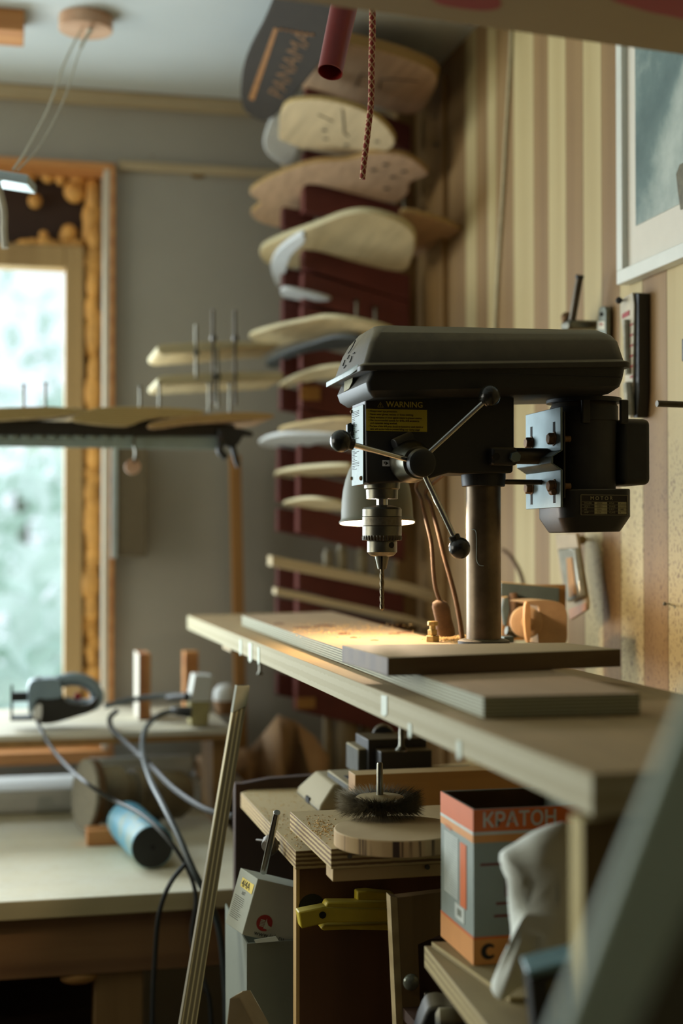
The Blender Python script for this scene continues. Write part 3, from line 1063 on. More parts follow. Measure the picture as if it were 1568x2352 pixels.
# name plate
yn = YP - hw * bx - .0008
a, b_ = onY(1333, 1183, yn), onY(1441, 1137, yn)
npz = MB().box((a.x, yn, a.z), (b_.x, yn + .0012, b_.z)).build('name_plate', M['lblk'], press)
tag(npz, 'black and silver motor name plate')
W_, H_ = b_.x - a.x, b_.z - a.z
M['silv'] = plain('plate_silver', (160, 154, 118), 0.45, 0.3, var=0.15, scale=80)
y_ = yn - .0003
text('lettering', 'M O T O R', .0066, (a.x + W_ * .20, y_, a.z + H_ * .75), XD, ZD, M['silv'], npz, sx=1.0, bold=.0001)
mb = MB()
for (u0, v0, u1, v1) in ((0, 0, 1, .02), (0, .98, 1, 1), (0, 0, .01, 1), (.99, 0, 1, 1)):
    mb.box((a.x + W_ * u0, y_ - .0002, a.z + H_ * v0), (a.x + W_ * u1, y_, a.z + H_ * v1))
for r in range(4):
    v0 = .06 + r * .152
    mb.box((a.x + W_ * .29, y_ - .0002, a.z + H_ * v0), (a.x + W_ * .56, y_, a.z + H_ * (v0 + .135)))
    mb.box((a.x + W_ * .79, y_ - .0002, a.z + H_ * v0), (a.x + W_ * .97, y_, a.z + H_ * (v0 + .135)))
    for u0, u1 in ((.03, .29), (.56, .79)):
        mb.box((a.x + W_ * u0, y_ - .0002, a.z + H_ * (v0 + .135)), (a.x + W_ * u1, y_, a.z + H_ * (v0 + .147)))
mb.build('plate_grid', M['silv'], npz)
rows = [('POWER', '350W', 'POLE', '4'), ('VOLT', '230V~', 'PHASE', '1'), ('HZ', '50Hz', 'R.P.M', '1400'), ('AMP', '2.5A', 'CLASS', 'B')]
for r, row in enumerate(rows):
    zz_ = a.z + H_ * (.06 + (3 - r) * .152 + .03)
    for u0, s_, mt in ((.07, row[0], 'silv'), (.34, row[1], 'lblk'), (.60, row[2], 'silv'), (.82, row[3], 'lblk')):
        text('lettering', s_, .0030, (a.x + W_ * u0, y_ - .0003, zz_), XD, ZD, M[mt], npz)

# ------------------------------------------------------------------ lamp hanging behind the chuck, with its cable switch
M['shade'] = plain('olive_grey_enamel', (104, 104, 82), 0.55, var=0.06, scale=10, bmp=0)
M['shade_in'] = plain('white_enamel_inside', (240, 232, 214), 0.5, var=0.02, bmp=0)
YL = 1.99
lc = onY(866, 1200, YL)
UL = 2.05 / FPX
ztop = onY(866, 1035, YL).z
zrim = lc.z
lamp = thing('work_lamp', (lc.x, YL, zrim), 'grey bell-shaped work lamp glowing behind the drill chuck', 'lamp')
Hs = ztop - zrim


def bell(k):
    return (84 - 46 * k ** 2.6) if k < .97 else 20


prof = [(zrim - .0010, 87 * UL), (zrim + .0015, 88 * UL), (zrim + .003, 85 * UL)] + [(zrim + Hs * k, (83 - 3 * k - 44 * k ** 3) * UL) for k in (.06, .15, .3, .45, .6, .72, .82, .9, .96)] + [(ztop, 22 * UL), (ztop + .004, 18 * UL)]
inner = [(zrim + Hs * k, (83 - 3 * k - 44 * k ** 3) * UL - .0014) for k in (.96, .9, .82, .72, .6, .45, .3, .15, .04)] + [(zrim - .0008, 85 * UL)]
TL = Vector((0, .07, 1)).normalized()
prof = [(h_ - zrim, r_) for h_, r_ in prof]
inner = [(h_ - zrim, r_) for h_, r_ in inner]
MB().lathe((lc.x, YL, zrim), TL, prof, 56, cap=False).build('lamp_shade', M['shade'], lamp)
MB().lathe((lc.x, YL, zrim), TL, inner, 56, cap=False).build('shade_lining', M['shade_in'], lamp)
M['bulb'] = emit('lit_bulb', (255, 205, 150), 14)
MB().ball(Vector((lc.x, YL, zrim)) + TL * .034, .018, 20).cyl(Vector((lc.x, YL, zrim)) + TL * .04, Vector((lc.x, YL, zrim)) + TL * Hs * .98, .010, seg=16).build('bulb', M['bulb'], lamp)
MB().cyl(Vector((lc.x, YL, zrim)) + TL * (Hs - .002), Vector((lc.x, YL, zrim)) + TL * (Hs + .03), 16 * UL, 12 * UL, 20).build('lamp_socket', M['shade'], lamp)
arm = [Vector((lc.x, YL, ztop + .028)), Vector((lc.x + .02, YL - .02, ztop + .06)), Vector((lc.x + .07, YL - .05, ztop + .06)), Vector((lc.x + .11, YP + .05, ztop + .02)), Vector((lc.x + .115, Yb + .004, ztop))]
MB().tube(arm, .005, 10).build('flexible_arm', M['cast'], lamp)
l = bpy.data.lights.new('lamp_light', 'POINT')
l.energy = 6.5
l.color = (1.0, 0.76, 0.52)
l.shadow_soft_size = 0.018
o = bpy.data.objects.new('lamp_light', l)
COL.objects.link(o)
o.location = (lc.x, YL, zrim + .008)
o.rotation_euler = (0, 0, 0)
# cables
YC = 1.93
c1 = [Vector((lc.x + .10, Yb + .01, ztop + .01))] + [onY(x, y_, YC) for x, y_ in ((964, 1100), (968, 1150), (980, 1200), (991, 1250), (995, 1310), (1000, 1350), (1009, 1378))]
sw0, sw1 = onY(1009, 1378, YC), onY(1026, 1462, YC)
cb1 = MB().tube(c1, 4.6 * UL, 10)
cab = cb1.build('lamp_cable', M['dustcable'])
tag(cab, 'dusty brown lamp cable ending in the wooden-coloured switch beside the column', 'cable')
swz = (sw1 - sw0)
rings = []
ux = Vector((math.cos(YAW), -math.sin(YAW), 0))
uy = ux.cross(swz.normalized())
for t, rx_, ry_ in ((0, 3, 3), (.02, 10, 8), (.08, 17, 12), (.2, 20, 14), (.5, 19, 14), (.8, 21, 14), (.94, 20, 13), (.99, 15, 10), (1.0, 6, 5)):
    c0 = sw0 + swz * t
    rings.append([c0 + ux * rx_ * UL * math.copysign(abs(math.cos(a_)) ** .7, math.cos(a_)) + uy * ry_ * UL * math.copysign(abs(math.sin(a_)) ** .7, math.sin(a_)) for a_ in [2 * math.pi * i / 24 for i in range(24)]])
MB().loft(rings).build('inline_switch', M['dustcable'], cab)
c2 = [Vector((lc.x + .11, Yb + .01, ztop + .0))] + [onY(x, y_, YC + .01) for x, y_ in ((985, 1118), (990, 1160), (1005, 1215), (1018, 1270), (1032, 1320), (1045, 1370), (1055, 1420), (1062, 1470))]
tag(MB().tube(c2, lambda t: (4.5 + 1.3 * t) * UL, 10).build('power_cable', M['dustcable']), 'dusty power cable running down just left of the drill press column', 'cable')
# ------------------------------------------------------------------ slatted rack in the corner with skateboard decks laid in its slots
YR = 3.20
rack = thing('deck_rack', (0.80, YR + .04, 0.9), 'tall rack of sloping red-stained slats in the corner holding skateboard decks', 'rack')
# plain board behind/right of the slats
M['rackback'] = wood('rack_back_board', (150, 118, 70), (130, 98, 56), 'Z', 4)
a = onY(936, 1700, YR + .07)
MB().box((a.x - .02, YR + .085, .95), (XR - .002, YR + .11, ZC - .04)).build('back_board', M['rackback'], rack)
bpx = onX(1017, 700, XR - .012).y
MB().box((XR - .013, bpx, .95), (XR - .001, YR + .085, ZC - .04)).build('side_board', M['rackback'], rack)
# screws heads on the side board
for x_, y_ in ((1003, 268), (1003, 332), (975, 482)):
    p = onX(x_, y_, XR - .013)
    MB().cyl(p, p - Vector((.003, 0, 0)), .006, seg=14).build('screw_head', M['rod'], rack)
SLP = .245
# (x0, y0, x1, y1) upper-left edge of each front slat, x at left and right, thickness at the left in photo pixels
front = [(703, 190, 944, 288, 34, 60), (700, 342, 942, 400, 34, 50), (698, 415, 942, 478, 70, 44), (697, 563, 942, 632, 52, 62), (696, 624, 941, 694, 68, 66),
         (695, 700, 940, 770, 40, 40), (693, 790, 938, 850, 56, 60), (692, 868, 936, 930, 66, 60), (690, 938, 935, 990, 40, 50), (688, 1012, 933, 1066, 66, 60),
         (686, 1084, 931, 1140, 62, 60), (685, 1156, 930, 1225, 66, 64), (684, 1306, 928, 1366, 48, 58), (683, 1378, 927, 1438, 60, 60), (682, 1452, 926, 1512, 60, 60), (681, 1556, 925, 1616, 76, 74)]
slatm = [plain('red_slat_%d' % i, c_, 0.7, var=0.2, scale=7) for i, c_ in enumerate([(100, 44, 34), (84, 34, 26)])]
for i, (xa, y0, xb, y1, ta, tb) in enumerate(front):
    pts = ypoly([(xa, y0), (xb, y1), (xb, y1 + tb), (xa, y0 + ta)], YR)
    MB().prism(pts, (0, .045, 0)).build('slat', slatm[0], rack, bevel=.0015)
back = [(650, 474, 48), (650, 614, 54), (650, 684, 52), (649, 812, 52), (645, 888, 52), (640, 1026, 60), (639, 1094, 58), (638, 1166, 54), (638, 1303, 46), (637, 1372, 50), (637, 1445, 60), (637, 1545, 52)]
for i, (xa, y0, ta) in enumerate(back):
    x1_ = 722
    dy = (x1_ - xa) * .19
    pts = ypoly([(xa, y0), (x1_, y0 + dy), (x1_, y0 + dy + ta), (xa, y0 + ta)], YR + .047)
    MB().prism(pts, (0, .036, 0)).build('rear_slat', slatm[1], rack, bevel=.0015)
a, b_ = onY(682, 1628, YR - .002), onY(724, 1602, YR - .002)
M['rawpatch'] = plain('bare_wood_patch', (166, 120, 60), 0.7)
MB().box((a.x, YR - .002, a.z), (b_.x, YR + .001, b_.z)).build('bare_patch', M['rawpatch'], rack)
a, b_ = onY(690, 918, YR - .002), onY(735, 888, YR - .002)
MB().box((a.x, YR - .002, a.z), (b_.x, YR + .001, b_.z)).build('bare_patch', M['rawpatch'], rack)

M['deckA'] = plywood('pale_deck', (206, 172, 138), (190, 158, 100), (150, 118, 70), .002)
M['deckB'] = plywood('cream_deck', (204, 182, 142), (196, 172, 110), (156, 130, 80), .002)
M['deckC'] = plywood('light_deck', (206, 186, 140), (204, 196, 160), (176, 164, 126), .002)
M['deckD'] = plain('white_faced_deck', (196, 200, 200), .6, var=.05)
M['deckG'] = plain('blue_grey_deck', (66, 72, 72), .6, var=.1)
M['deckK'] = plain('printed_brown_deck', (46, 38, 28), .85, var=.12)


def smooth(pts, k=4):
    out = []
    n = len(pts)
    for i in range(n):
        p0, p1, p2, p3 = pts[i - 1], pts[i], pts[(i + 1) % n], pts[(i + 2) % n]
        for j in range(k):
            t = j / k
            out.append(tuple(0.5 * ((2 * p1[c]) + (p2[c] - p0[c]) * t + (2 * p0[c] - 5 * p1[c] + 4 * p2[c] - p3[c]) * t * t + (3 * p1[c] - p0[c] - 3 * p2[c] + p3[c]) * t ** 3) for c in (0, 1)))
    return out


DN = {}


def deck(pts, ref, normal, mat, label, th=.012, rnd=True, cat='skateboard deck', grp=None, name='skateboard_deck', bev=.003, auto=True):
    """underside outline, on a sloping plane through ref=(px, py, Y), given thickness along the normal"""
    p0 = onY(ref[0], ref[1], ref[2])
    n = Vector(normal).normalized()
    if rnd:
        pts = smooth(pts)
    q = [onPlane(x, y, p0, n) for x, y in pts]
    ny = 0.0
    while auto and (max(p.y for p in q) > 3.40 or min(p.y for p in q) < 2.62) and ny < 6:
        ny += .05
        n = Vector((normal[0], ny, 1)).normalized()
        q = [onPlane(x, y, p0, n) for x, y in pts]
    DN[label] = (p0, n)
    o = MB().prism(q, n * th).build(name, mat, bevel=bev, seg=3)
    return tag(o, label, cat, grp)


NS = (.20, -.25, .95)
NSG = Vector((.33, .06, .93)).normalized()
sign = deck([(668, -60), (600, 60), (565, 130), (553, 190), (556, 245), (585, 272), (625, 272), (700, 190), (790, 60), (800, -60)], (560, 240, 3.12), NSG, M['deckK'], 'dark brown printed deck with orange lettering, topmost at the left of the rack', th=.012, auto=False)
# lettering and stripe of the printed deck
p0 = onY(560, 240, 3.12)
n_ = NSG.copy()
if n_.dot(CAM - p0) < 0:
    n_ = -n_
M['orange_ink'] = plain('orange_print', (150, 100, 44), .6, var=.2, scale=60)


def onsign(x, y):
    return onPlane(x, y, p0, n_) + n_ * .0006


if n_.dot(CAM - p0) < 0:
    n_ = -n_
s0, s1 = onsign(577, 228), onsign(634, 64)
wv = (s1 - s0).normalized().cross(n_) * .006
MB().prism([s0 - wv, s1 - wv * .7, s1 + wv * .7, s0 + wv], n_ * .0006).build('printed_stripe', M['orange_ink'], sign)
mb = MB()
for k_ in range(7):
    c_ = onsign(646 + 12 * k_, 66 + 2 * k_)
    mb.ball(c_, .0035, 8)
mb.build('printed_dots', M['orange_ink'], sign)
s0, s1 = onsign(648, 228), onsign(722, 72)
M['faded_ink'] = plain('faded_orange_print', (112, 78, 40), .7, var=.3, scale=60)
text('lettering', 'PANAMA', .050, s0, s1 - s0, n_.cross(s1 - s0), M['faded_ink'], sign, sx=(s1 - s0).length / 6 / (.70 * .050))

D = [
    ('A', [(748, 98), (830, 108), (930, 136), (1000, 172), (988, 225), (948, 264), (860, 246), (780, 240), (700, 236), (655, 240), (700, 175)], (703, 196, 3.19), (.26, 0, 1), 'pale deck with two pencilled brackets underneath, highest in the rack', .026),
    ('D', [(690, 200), (700, 240), (690, 330), (668, 378), (640, 374), (612, 350), (606, 320), (625, 268), (655, 230)], (650, 240, 3.10), (.10, .9, 1), 'pale rounded deck end hanging below the printed deck, behind the scribbled deck', .012),
    ('B', [(650, 245), (715, 230), (790, 240), (860, 268), (902, 312), (900, 340), (850, 356), (760, 352), (690, 345), (650, 392), (640, 320)], (700, 348, 3.19), (.26, 0, 1), 'cream deck with pencilled scribbles, second from the top of the rack', .012),
    ('A', [(573, 440), (640, 400), (720, 374), (800, 368), (860, 352), (930, 358), (975, 388), (980, 404), (942, 420), (936, 446), (900, 466), (820, 448), (705, 424), (690, 480), (652, 486), (650, 522), (600, 512), (575, 490), (598, 466)], (698, 420, 3.19), (.22, 0, 1), 'pinkish swallow-tailed deck with drilled holes below the scribbled deck', .014),
    ('C', [(598, 572), (650, 545), (720, 520), (790, 494), (850, 490), (920, 512), (952, 545), (945, 596), (920, 624), (820, 604), (710, 575), (696, 612), (640, 612), (606, 600)], (697, 568, 3.19), (.26, 0, 1), 'light oval deck reaching left of the slats below the swallow-tailed deck', .014),
    ('A', [(915, 492), (985, 500), (1060, 530), (1104, 566), (1060, 584), (950, 598), (940, 560)], (945, 560, 3.17), (.16, 0, 1), 'pointed brown deck tip sticking out to the right against the planks', .012),
    ('D', [(622, 606), (642, 572), (690, 540), (700, 556), (668, 590), (652, 640), (648, 660), (632, 650)], (650, 620, 3.22), (.30, 0, 1), 'white rounded deck nose hanging left behind the light oval deck', .012),
    ('D', [(648, 664), (700, 672), (760, 690), (690, 692), (650, 682)], (690, 690, 3.235), (.24, 0, 1), 'thin whitish deck in the slot under the white rounded nose', .008),
    ('C', [(574, 770), (640, 750), (700, 738), (745, 730), (810, 736), (900, 760), (880, 780), (780, 786), (700, 782), (640, 796), (590, 786)], (693, 788, 3.19), (.24, 0, 1), 'wavy light deck just above the blue-grey deck, its nose over the clamped boards', .010),
    ('G', [(612, 834), (650, 812), (710, 792), (770, 776), (830, 780), (800, 800), (720, 808), (660, 826), (640, 846), (616, 844)], (693, 822, 3.19), (.24, 0, 1), 'blue-grey deck with a yellow edge, left of the drill press lid', .010),
    ('C', [(642, 884), (700, 856), (770, 842), (840, 848), (830, 868), (740, 872), (690, 882), (650, 892)], (692, 874, 3.19), (.24, 0, 1), 'slim light deck below the blue-grey deck, half hidden by the press', .008),
    ('B', [(645, 985), (720, 970), (810, 966), (850, 990), (800, 1006), (720, 996), (650, 998)], (689, 1004, 3.19), (.2, 0, 1), 'brown-edged deck above the white deck nose beside the wing knob', .008),
    ('D', [(597, 1014), (640, 1000), (720, 998), (810, 1000), (820, 1020), (740, 1018), (690, 1032), (640, 1030), (602, 1026)], (688, 1020, 3.19), (.16, 0, 1), 'white deck nose pointing left below the brown-edged deck', .009),
    ('C', [(634, 1088), (700, 1076), (800, 1072), (830, 1090), (760, 1092), (690, 1096), (640, 1098)], (686, 1090, 3.19), (.12, 0, 1), 'light deck in the slot left of the lamp shade top', .009),
    ('C', [(652, 1156), (710, 1146), (790, 1158), (820, 1172), (740, 1172), (664, 1164)], (685, 1162, 3.19), (.2, 0, 1), 'light deck in the slot left of the lamp shade, lowest of the decks', .007),
]
for k_, pts, ref, nn, lab_, th in D:
    deck(pts, ref, nn, M['deck' + k_], lab_, th)
# pencil marks
M['pencil'] = plain('pencil_line', (70, 66, 56), .8)
dk = [o for o in bpy.data.objects if o.name.startswith('skateboard_deck')]


def marks(o, ref, nn, polys, r=.0016):
    p0_, n2 = DN[o['label']]
    for pl in polys:
        MB().tube([onPlane(x, y, p0_, n2) - n2 * .0006 for x, y in pl], r, 6, smooth=False).build('pencil_mark', M['pencil'], o)


byl = {o['label']: o for o in bpy.data.objects if o.name.startswith('skateboard_deck')}
marks(byl[D[0][4]], D[0][2], D[0][3], [[(818, 198), (828, 170), (845, 172)], [(869, 206), (874, 182), (895, 180), (960, 186)]])
marks(byl[D[2][4]], D[2][2], D[2][3], [[(786, 250), (790, 305), (800, 312)], [(730, 262), (765, 278)]])
for (x, y) in ((745, 298), (748, 318), (795, 332), (866, 324)):
    marks(byl[D[2][4]], D[2][2], D[2][3], [[(x - 4, y), (x + 4, y)]], .003)
for (x, y) in ((885, 377), (858, 390), (928, 393), (902, 406), (887, 432)):
    marks(byl[D[3][4]], D[3][2], D[3][3], [[(x - 6, y), (x + 6, y)]], .003)
# loose sticks in the lower slots and the small pots standing on the upper one
o = MB().prism(ypoly([(624, 1276), (930, 1338), (1010, 1362), (1010, 1388), (930, 1362), (624, 1300)], YR - .06), (0, .055, 0)).build('pale_stick', M['deck2'], bevel=.0015)
tag(o, 'pale thick stick sloping across the rack behind the drill bit', 'stick')
o = MB().prism(ypoly([(634, 1350), (925, 1412), (1000, 1432), (1000, 1448), (925, 1428), (634, 1366)], YR - .05), (0, .045, 0)).build('pale_stick', M['deck2'], bevel=.0015)
tag(o, 'thinner pale stick sloping across the rack just above the lit board', 'stick')
pots = [(752, 1258, 1300, 22, 'dull grey metal pot on the pale stick, leftmost of the small pots'), (784, 1248, 1306, 26, 'beige pot on the pale stick, second from the left'),
        (830, 1256, 1316, 30, 'pale grey pot on the pale stick behind the drill chuck'), (868, 1262, 1322, 20, 'narrow grey pot on the pale stick right of the chuck'), (905, 1290, 1332, 14, 'short pale pin on the pale stick, rightmost of the small pots')]
M['potm'] = plain('dull_grey_pot', (130, 124, 104), .5, .2, var=.2)
for x, y0, y1, w_, lb in pots:
    t0, t1 = onY(x, y0, YR - .035), onY(x, y1, YR - .035)
    uu = 3.25 / FPX
    o = MB().lathe((t1.x, t1.y, t1.z - .004), (0, 0, 1), [(0, w_ * .5 * uu), ((t0.z - t1.z) * .8, w_ * .5 * uu), ((t0.z - t1.z) * .86, w_ * .35 * uu), (t0.z - t1.z, w_ * .35 * uu)], 20).build('metal_pot', M['potm'])
    tag(o, lb, 'pot', 'small pots on the rack')
# long bolts standing on the slats
for i, (x, y0, y1) in enumerate(((819, 690, 728), (862, 706, 738), (928, 452, 484))):
    screw('deck_bolt', onY(x, y1 + 4, YR - .012), onY(x, y0, YR - .012), ['steel bolt standing up on a red slat above the press lid, left of two', 'steel bolt standing up on a red slat above the press lid, right of two', 'short steel bolt by the right edge of the rack under the swallow-tailed deck'][i], 'bolt', r=.004, hr=.008)
# ------------------------------------------------------------------ ceiling things
o = thing('ceiling_rose', P(197, 45, 3.0), 'round pale wooden disc on the ceiling with cords hanging from it', 'ceiling rose')
M['rose'] = wood('pink_pine', (214, 176, 146), (190, 146, 114), 'X', 8)
c = onZ(197, 38, ZC)
ys_ = [(137, 40), (150, 28), (197, 24), (245, 30), (258, 48), (245, 70), (197, 76), (150, 66)]
mb = MB().cyl((c.x, c.y, ZC), (c.x, c.y, ZC - .030), .056, seg=40)
WL[o.name] = Vector((c.x, c.y, ZC))
o.location = WL[o.name]
mb.build('disc', M['rose'], o, bevel=.002)
M['cord'] = plain('pale_cord', (190, 184, 166), .7)
MB().tube([(c.x - .01, c.y, ZC - .03), P(150, 140, 2.75), P(110, 250, 2.62), P(60, 345, 2.5), P(30, 390, 2.45)], .0022, 8).build('cord', M['cord'], o)
MB().tube([(c.x + .01, c.y, ZC - .03), P(182, 120, 2.75), P(150, 220, 2.62), P(95, 330, 2.5), P(40, 392, 2.45)], .0016, 8).build('cord', M['cord'], o)
MB().tube([(c.x + .005, c.y, ZC - .03), P(208, 70, 2.9), P(192, 95, 2.9), P(185, 110, 2.9)], .004, 8).build('knot', M['cord'], o)
c = onZ(20, 38, ZC)
MBk = MB().box((c.x - .09, c.y - .05, ZC - .045), (onY(55, 50, c.y).x, c.y + .05, ZC))
tag(MBk.build('wooden_block', M['orange_wood'], bevel=.002), 'square wooden block on the ceiling left of the round disc', 'block')
M['alum'] = plain('bright_lamp_metal', (190, 204, 206), .35, .5, var=.1)
a, b_ = P(-120, 392, 2.45), P(74, 424, 2.45)
ax = (b_ - a).normalized()
hb2 = MB()
hb2.obox((a + b_) / 2, (b_ - a) / 2, ax.cross(Vector((0, 0, 1))).normalized() * .035, Vector((0, 0, .008)))
tag(hb2.build('hanging_light', M['alum'], bevel=.002), 'thin bright strip light hanging on cords in front of the window head', 'lamp')
tag(MB().tube([P(-6, 420, 2.43), P(8, 480, 2.45), P(9, 530, 2.45), P(12, 570, 2.45)], .006, 8).build('pull_cord', M['cord']), 'white cord hanging from the strip light by the window', 'cord')
# small marks and patch on the back wall
M['spot'] = plain('brown_stain', (120, 96, 60), .8)
for x, y, r in ((350, 358, .008), (455, 404, .02)):
    p = onY(x, y, YB)
    MB().ball((p.x, YB + .001, p.z), r, 14, (1, .15, .4)).build('trim_3', M['spot'])
for o_ in list(bpy.data.objects):
    if o_.name.startswith('trim_3'):
        structure(o_)

# ------------------------------------------------------------------ left work table
ZT = 0.90
YT = 2.45
tb = thing('work_table', (-0.5, 2.95, 0), 'large left work table with dusty pale top and brown apron under the window', 'table')
xr = .46
M['ttop'] = wood('dusty_table_top', (204, 190, 146), (178, 160, 114), 'X', 4, dust=(214, 212, 192), amount=.5)
MB().box((-2.2, YT, ZT - .032), (xr, YB - .012, ZT)).build('table_top', M['ttop'], tb, bevel=.002)
M['apron'] = wood('brown_apron', (142, 104, 62), (114, 78, 44), 'X', 9)
M['tleg'] = wood('table_leg_wood', (150, 116, 66), (124, 92, 50), 'Z', 7)
za = onY(100, 2245, YT + .02).z
MB().box((-2.1, YT + .02, za), (xr - .03, YT + .06, ZT - .032)).build('apron', M['apron'], tb, bevel=.001)
a, b_ = onY(218, 2352, YT + .03), onY(328, 2352, YT + .03)
MB().box((a.x, YT + .03, 0), (b_.x, YT + .115, za)).build('leg', M['tleg'], tb, bevel=.001)
MB().box((a.x, YB - .12, 0), (b_.x, YB - .04, ZT - .032)).build('leg', M['tleg'], tb, bevel=.001)
MB().box((-2.05, YT + .03, 0), (-1.97, YT + .115, ZT - .032)).build('leg', M['tleg'], tb, bevel=.001)
MB().box((-2.05, YB - .12, 0), (-1.97, YB - .04, ZT - .032)).build('leg', M['tleg'], tb, bevel=.001)
p = onY(182, 2256, YT + .015)
MB().ball((p.x, YT + .03, p.z + .004), .020, 14, (1.6, .5, .6)).build('glue_blob', M['rawpatch'], tb)
# dark crates below fill the space behind the leg
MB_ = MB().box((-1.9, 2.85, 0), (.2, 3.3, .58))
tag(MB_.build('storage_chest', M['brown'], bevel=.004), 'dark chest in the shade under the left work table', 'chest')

# raised shelf board on the table
ZS = 1.105
ysn = onZ(250, 1682, ZS).y
sh = thing('raised_shelf', (0, (ysn + YB) / 2, ZT), 'raised wooden shelf board on the left table in front of the window', 'shelf')
M['shelfw'] = wood('whitened_shelf', (200, 196, 178), (180, 170, 140), 'X', 4)
xs1 = onY(535, 1690, ysn).x
MB().box((-.55, ysn, ZS - .012), (xs1, YB - .035, ZS)).build('shelf_board', M['shelfw'], sh, bevel=.001)
MB().box((-.55, ysn - .002, ZS - .024), (xs1, ysn + .012, ZS - .012)).build('front_batten', M['tleg'], sh)
for x_ in (-.54, xs1 - .04):
    MB().box((x_, ysn + .02, ZT), (x_ + .03, 3.20, ZS - .012)).build('support', M['tleg'], sh)
M['batt'] = plain('grey_board_under_window', (180, 172, 152), .8)

# wooden blocks on the shelf
M['endw'] = plywood('pale_ended_block', (206, 200, 184), (176, 122, 70), (150, 96, 52), .05, axis='X', grain='Z')


def stand_box(name, x0, x1, y0, zb_, Y, dy, mat, label, cat='block', grp=None):
    a_ = onY(x0, y0, Y)
    b2_ = onY(x1, y0, Y)
    return tag(MB().box((a_.x, Y, zb_), (b2_.x, Y + dy, a_.z)).build(name, mat, bevel=.002), label, cat, grp)


stand_box('wooden_block', 318, 347, 1502, ZS, 3.18, .11, M['endw'], 'upright wooden post with one pale side standing on the shelf near the window')
stand_box('wooden_block', 424, 456, 1497, ZS, 3.30, .05, M['orange_wood'], 'narrow brown wooden post standing on the shelf behind the white-topped block')
M['whiteblk'] = plain('white_topped_block', (206, 208, 200), .7, var=.03)
M['yelblk'] = plain('dull_yellow_wood', (150, 140, 92), .7)
bl = thing('wooden_block', onZ(458, 1668, ZS), 'leaning block, white above and dull yellow below, on the shelf edge', 'block')
YW = 3.02
MB().prism(ypoly([(436, 1612), (484, 1612), (478, 1668), (438, 1668)], YW), (0, .06, 0)).build('lower_half', M['yelblk'], bl, bevel=.002)
MB().prism(ypoly([(436, 1612), (447, 1550), (490, 1553), (484, 1612)], YW), (0, .06, 0)).build('upper_half', M['whiteblk'], bl, bevel=.002)
c = onY(518, 1604, 3.25)
cp = thing('white_bowl', (c.x, c.y, ZS), 'small white rounded cap resting on the shelf end left of the rack', 'bowl')
MB().lathe((c.x, c.y, ZS), (0, 0, 1), [(0, .020), (.012, .024), (.030, .028), (.032, .028)], 24).build('foot', M['apron'], cp)
MB().lathe((c.x, c.y, ZS + .030), (0, 0, 1), [(0, .026), (.006, .029), (.025, .027), (.036, .018), (.040, .004)], 28).build('bowl', M['white'], cp)

# jigsaw
YJ = 3.06
jg = thing('jigsaw', onZ(130, 1665, ZS), 'black and grey corded jigsaw lying on the shelf in front of the window', 'jigsaw')
M['jgrey'] = plain('blue_grey_housing', (120, 140, 150), .45, var=.1)
M['jblk'] = plain('jigsaw_black', (34, 34, 30), .5, var=.1)
body = smooth([(78, 1640), (72, 1600), (80, 1572), (104, 1565), (140, 1566), (150, 1612), (200, 1618), (222, 1600), (226, 1612), (212, 1634), (170, 1648), (120, 1662), (86, 1660)], 3)
MB().prism(ypoly(body, YJ), (0, .07, 0)).build('body', M['jblk'], jg, bevel=.006, seg=3)
MB().prism(ypoly(smooth([(64, 1598), (66, 1574), (80, 1562), (130, 1560), (140, 1575), (142, 1600), (110, 1606), (84, 1606), (74, 1640), (66, 1640)], 3), YJ - .004), (0, .06, 0)).build('gear_housing', M['jgrey'], jg, bevel=.005, seg=3)
hd = [onY(x, y, YJ + .035) for x, y in ((132, 1566), (170, 1560), (205, 1570), (222, 1594), (216, 1616), (180, 1622), (146, 1614))]
MB().tube(hd, .0145, 14).build('handle', M['jgrey'], jg)
M['jred'] = plain('red_switch', (170, 40, 40), .5)
a = onY(178, 1599, YJ + .02)
MB().ball(a, .008, 12).build('trigger', M['jred'], jg)
MB().prism(ypoly([(78, 1568), (78, 1560), (94, 1555), (96, 1563)], YJ + .01), (0, .03, 0)).build('lever', M['jblk'], jg)
mb = MB()
mb.box(*ybox(24, 30, 1574, 1654, YJ + .0, .006)).box(*ybox(24, 78, 1648, 1656, YJ, .06)).box(*ybox(26, 72, 1590, 1612, YJ + .02, .02))
mb.build('base_plate', M['jblk'], jg)
a = onY(86, 1634, YJ - .003)
MB().prism([onY(x, y, YJ - .004) for x, y in smooth([(76, 1650), (78, 1630), (88, 1618), (96, 1622), (94, 1652), (84, 1656)], 3)], (0, .004, 0)).build('badge', M['white'], jg)

# ------------------------------------------------------------------ grinder, blue can, wood under it, strip
gd = thing('disc_sander', onZ(240, 1905, ZT), 'old dark electric motor with a grey abrasive disc lying on the left table', 'sander')
gy = onZ(240, 1905, ZT).y
M['abr'] = plain('grey_abrasive', (128, 122, 104), .9, var=.15, scale=120)
M['dmot'] = plain('dusty_dark_motor', (104, 92, 70), .7, var=.35, scale=18, dust=(150, 138, 108), thr=.3, amount=.8)
M['dband'] = plain('brown_disc_backing', (96, 70, 38), .7, var=.2)
dg = (gy * 1.0)
c0 = P(207, 1825, 2.92)
ax = (Vector((1.0, 0, 0)) * .93 + Vector((0, .32, -.06))).normalized()
uu = 2.92 / FPX
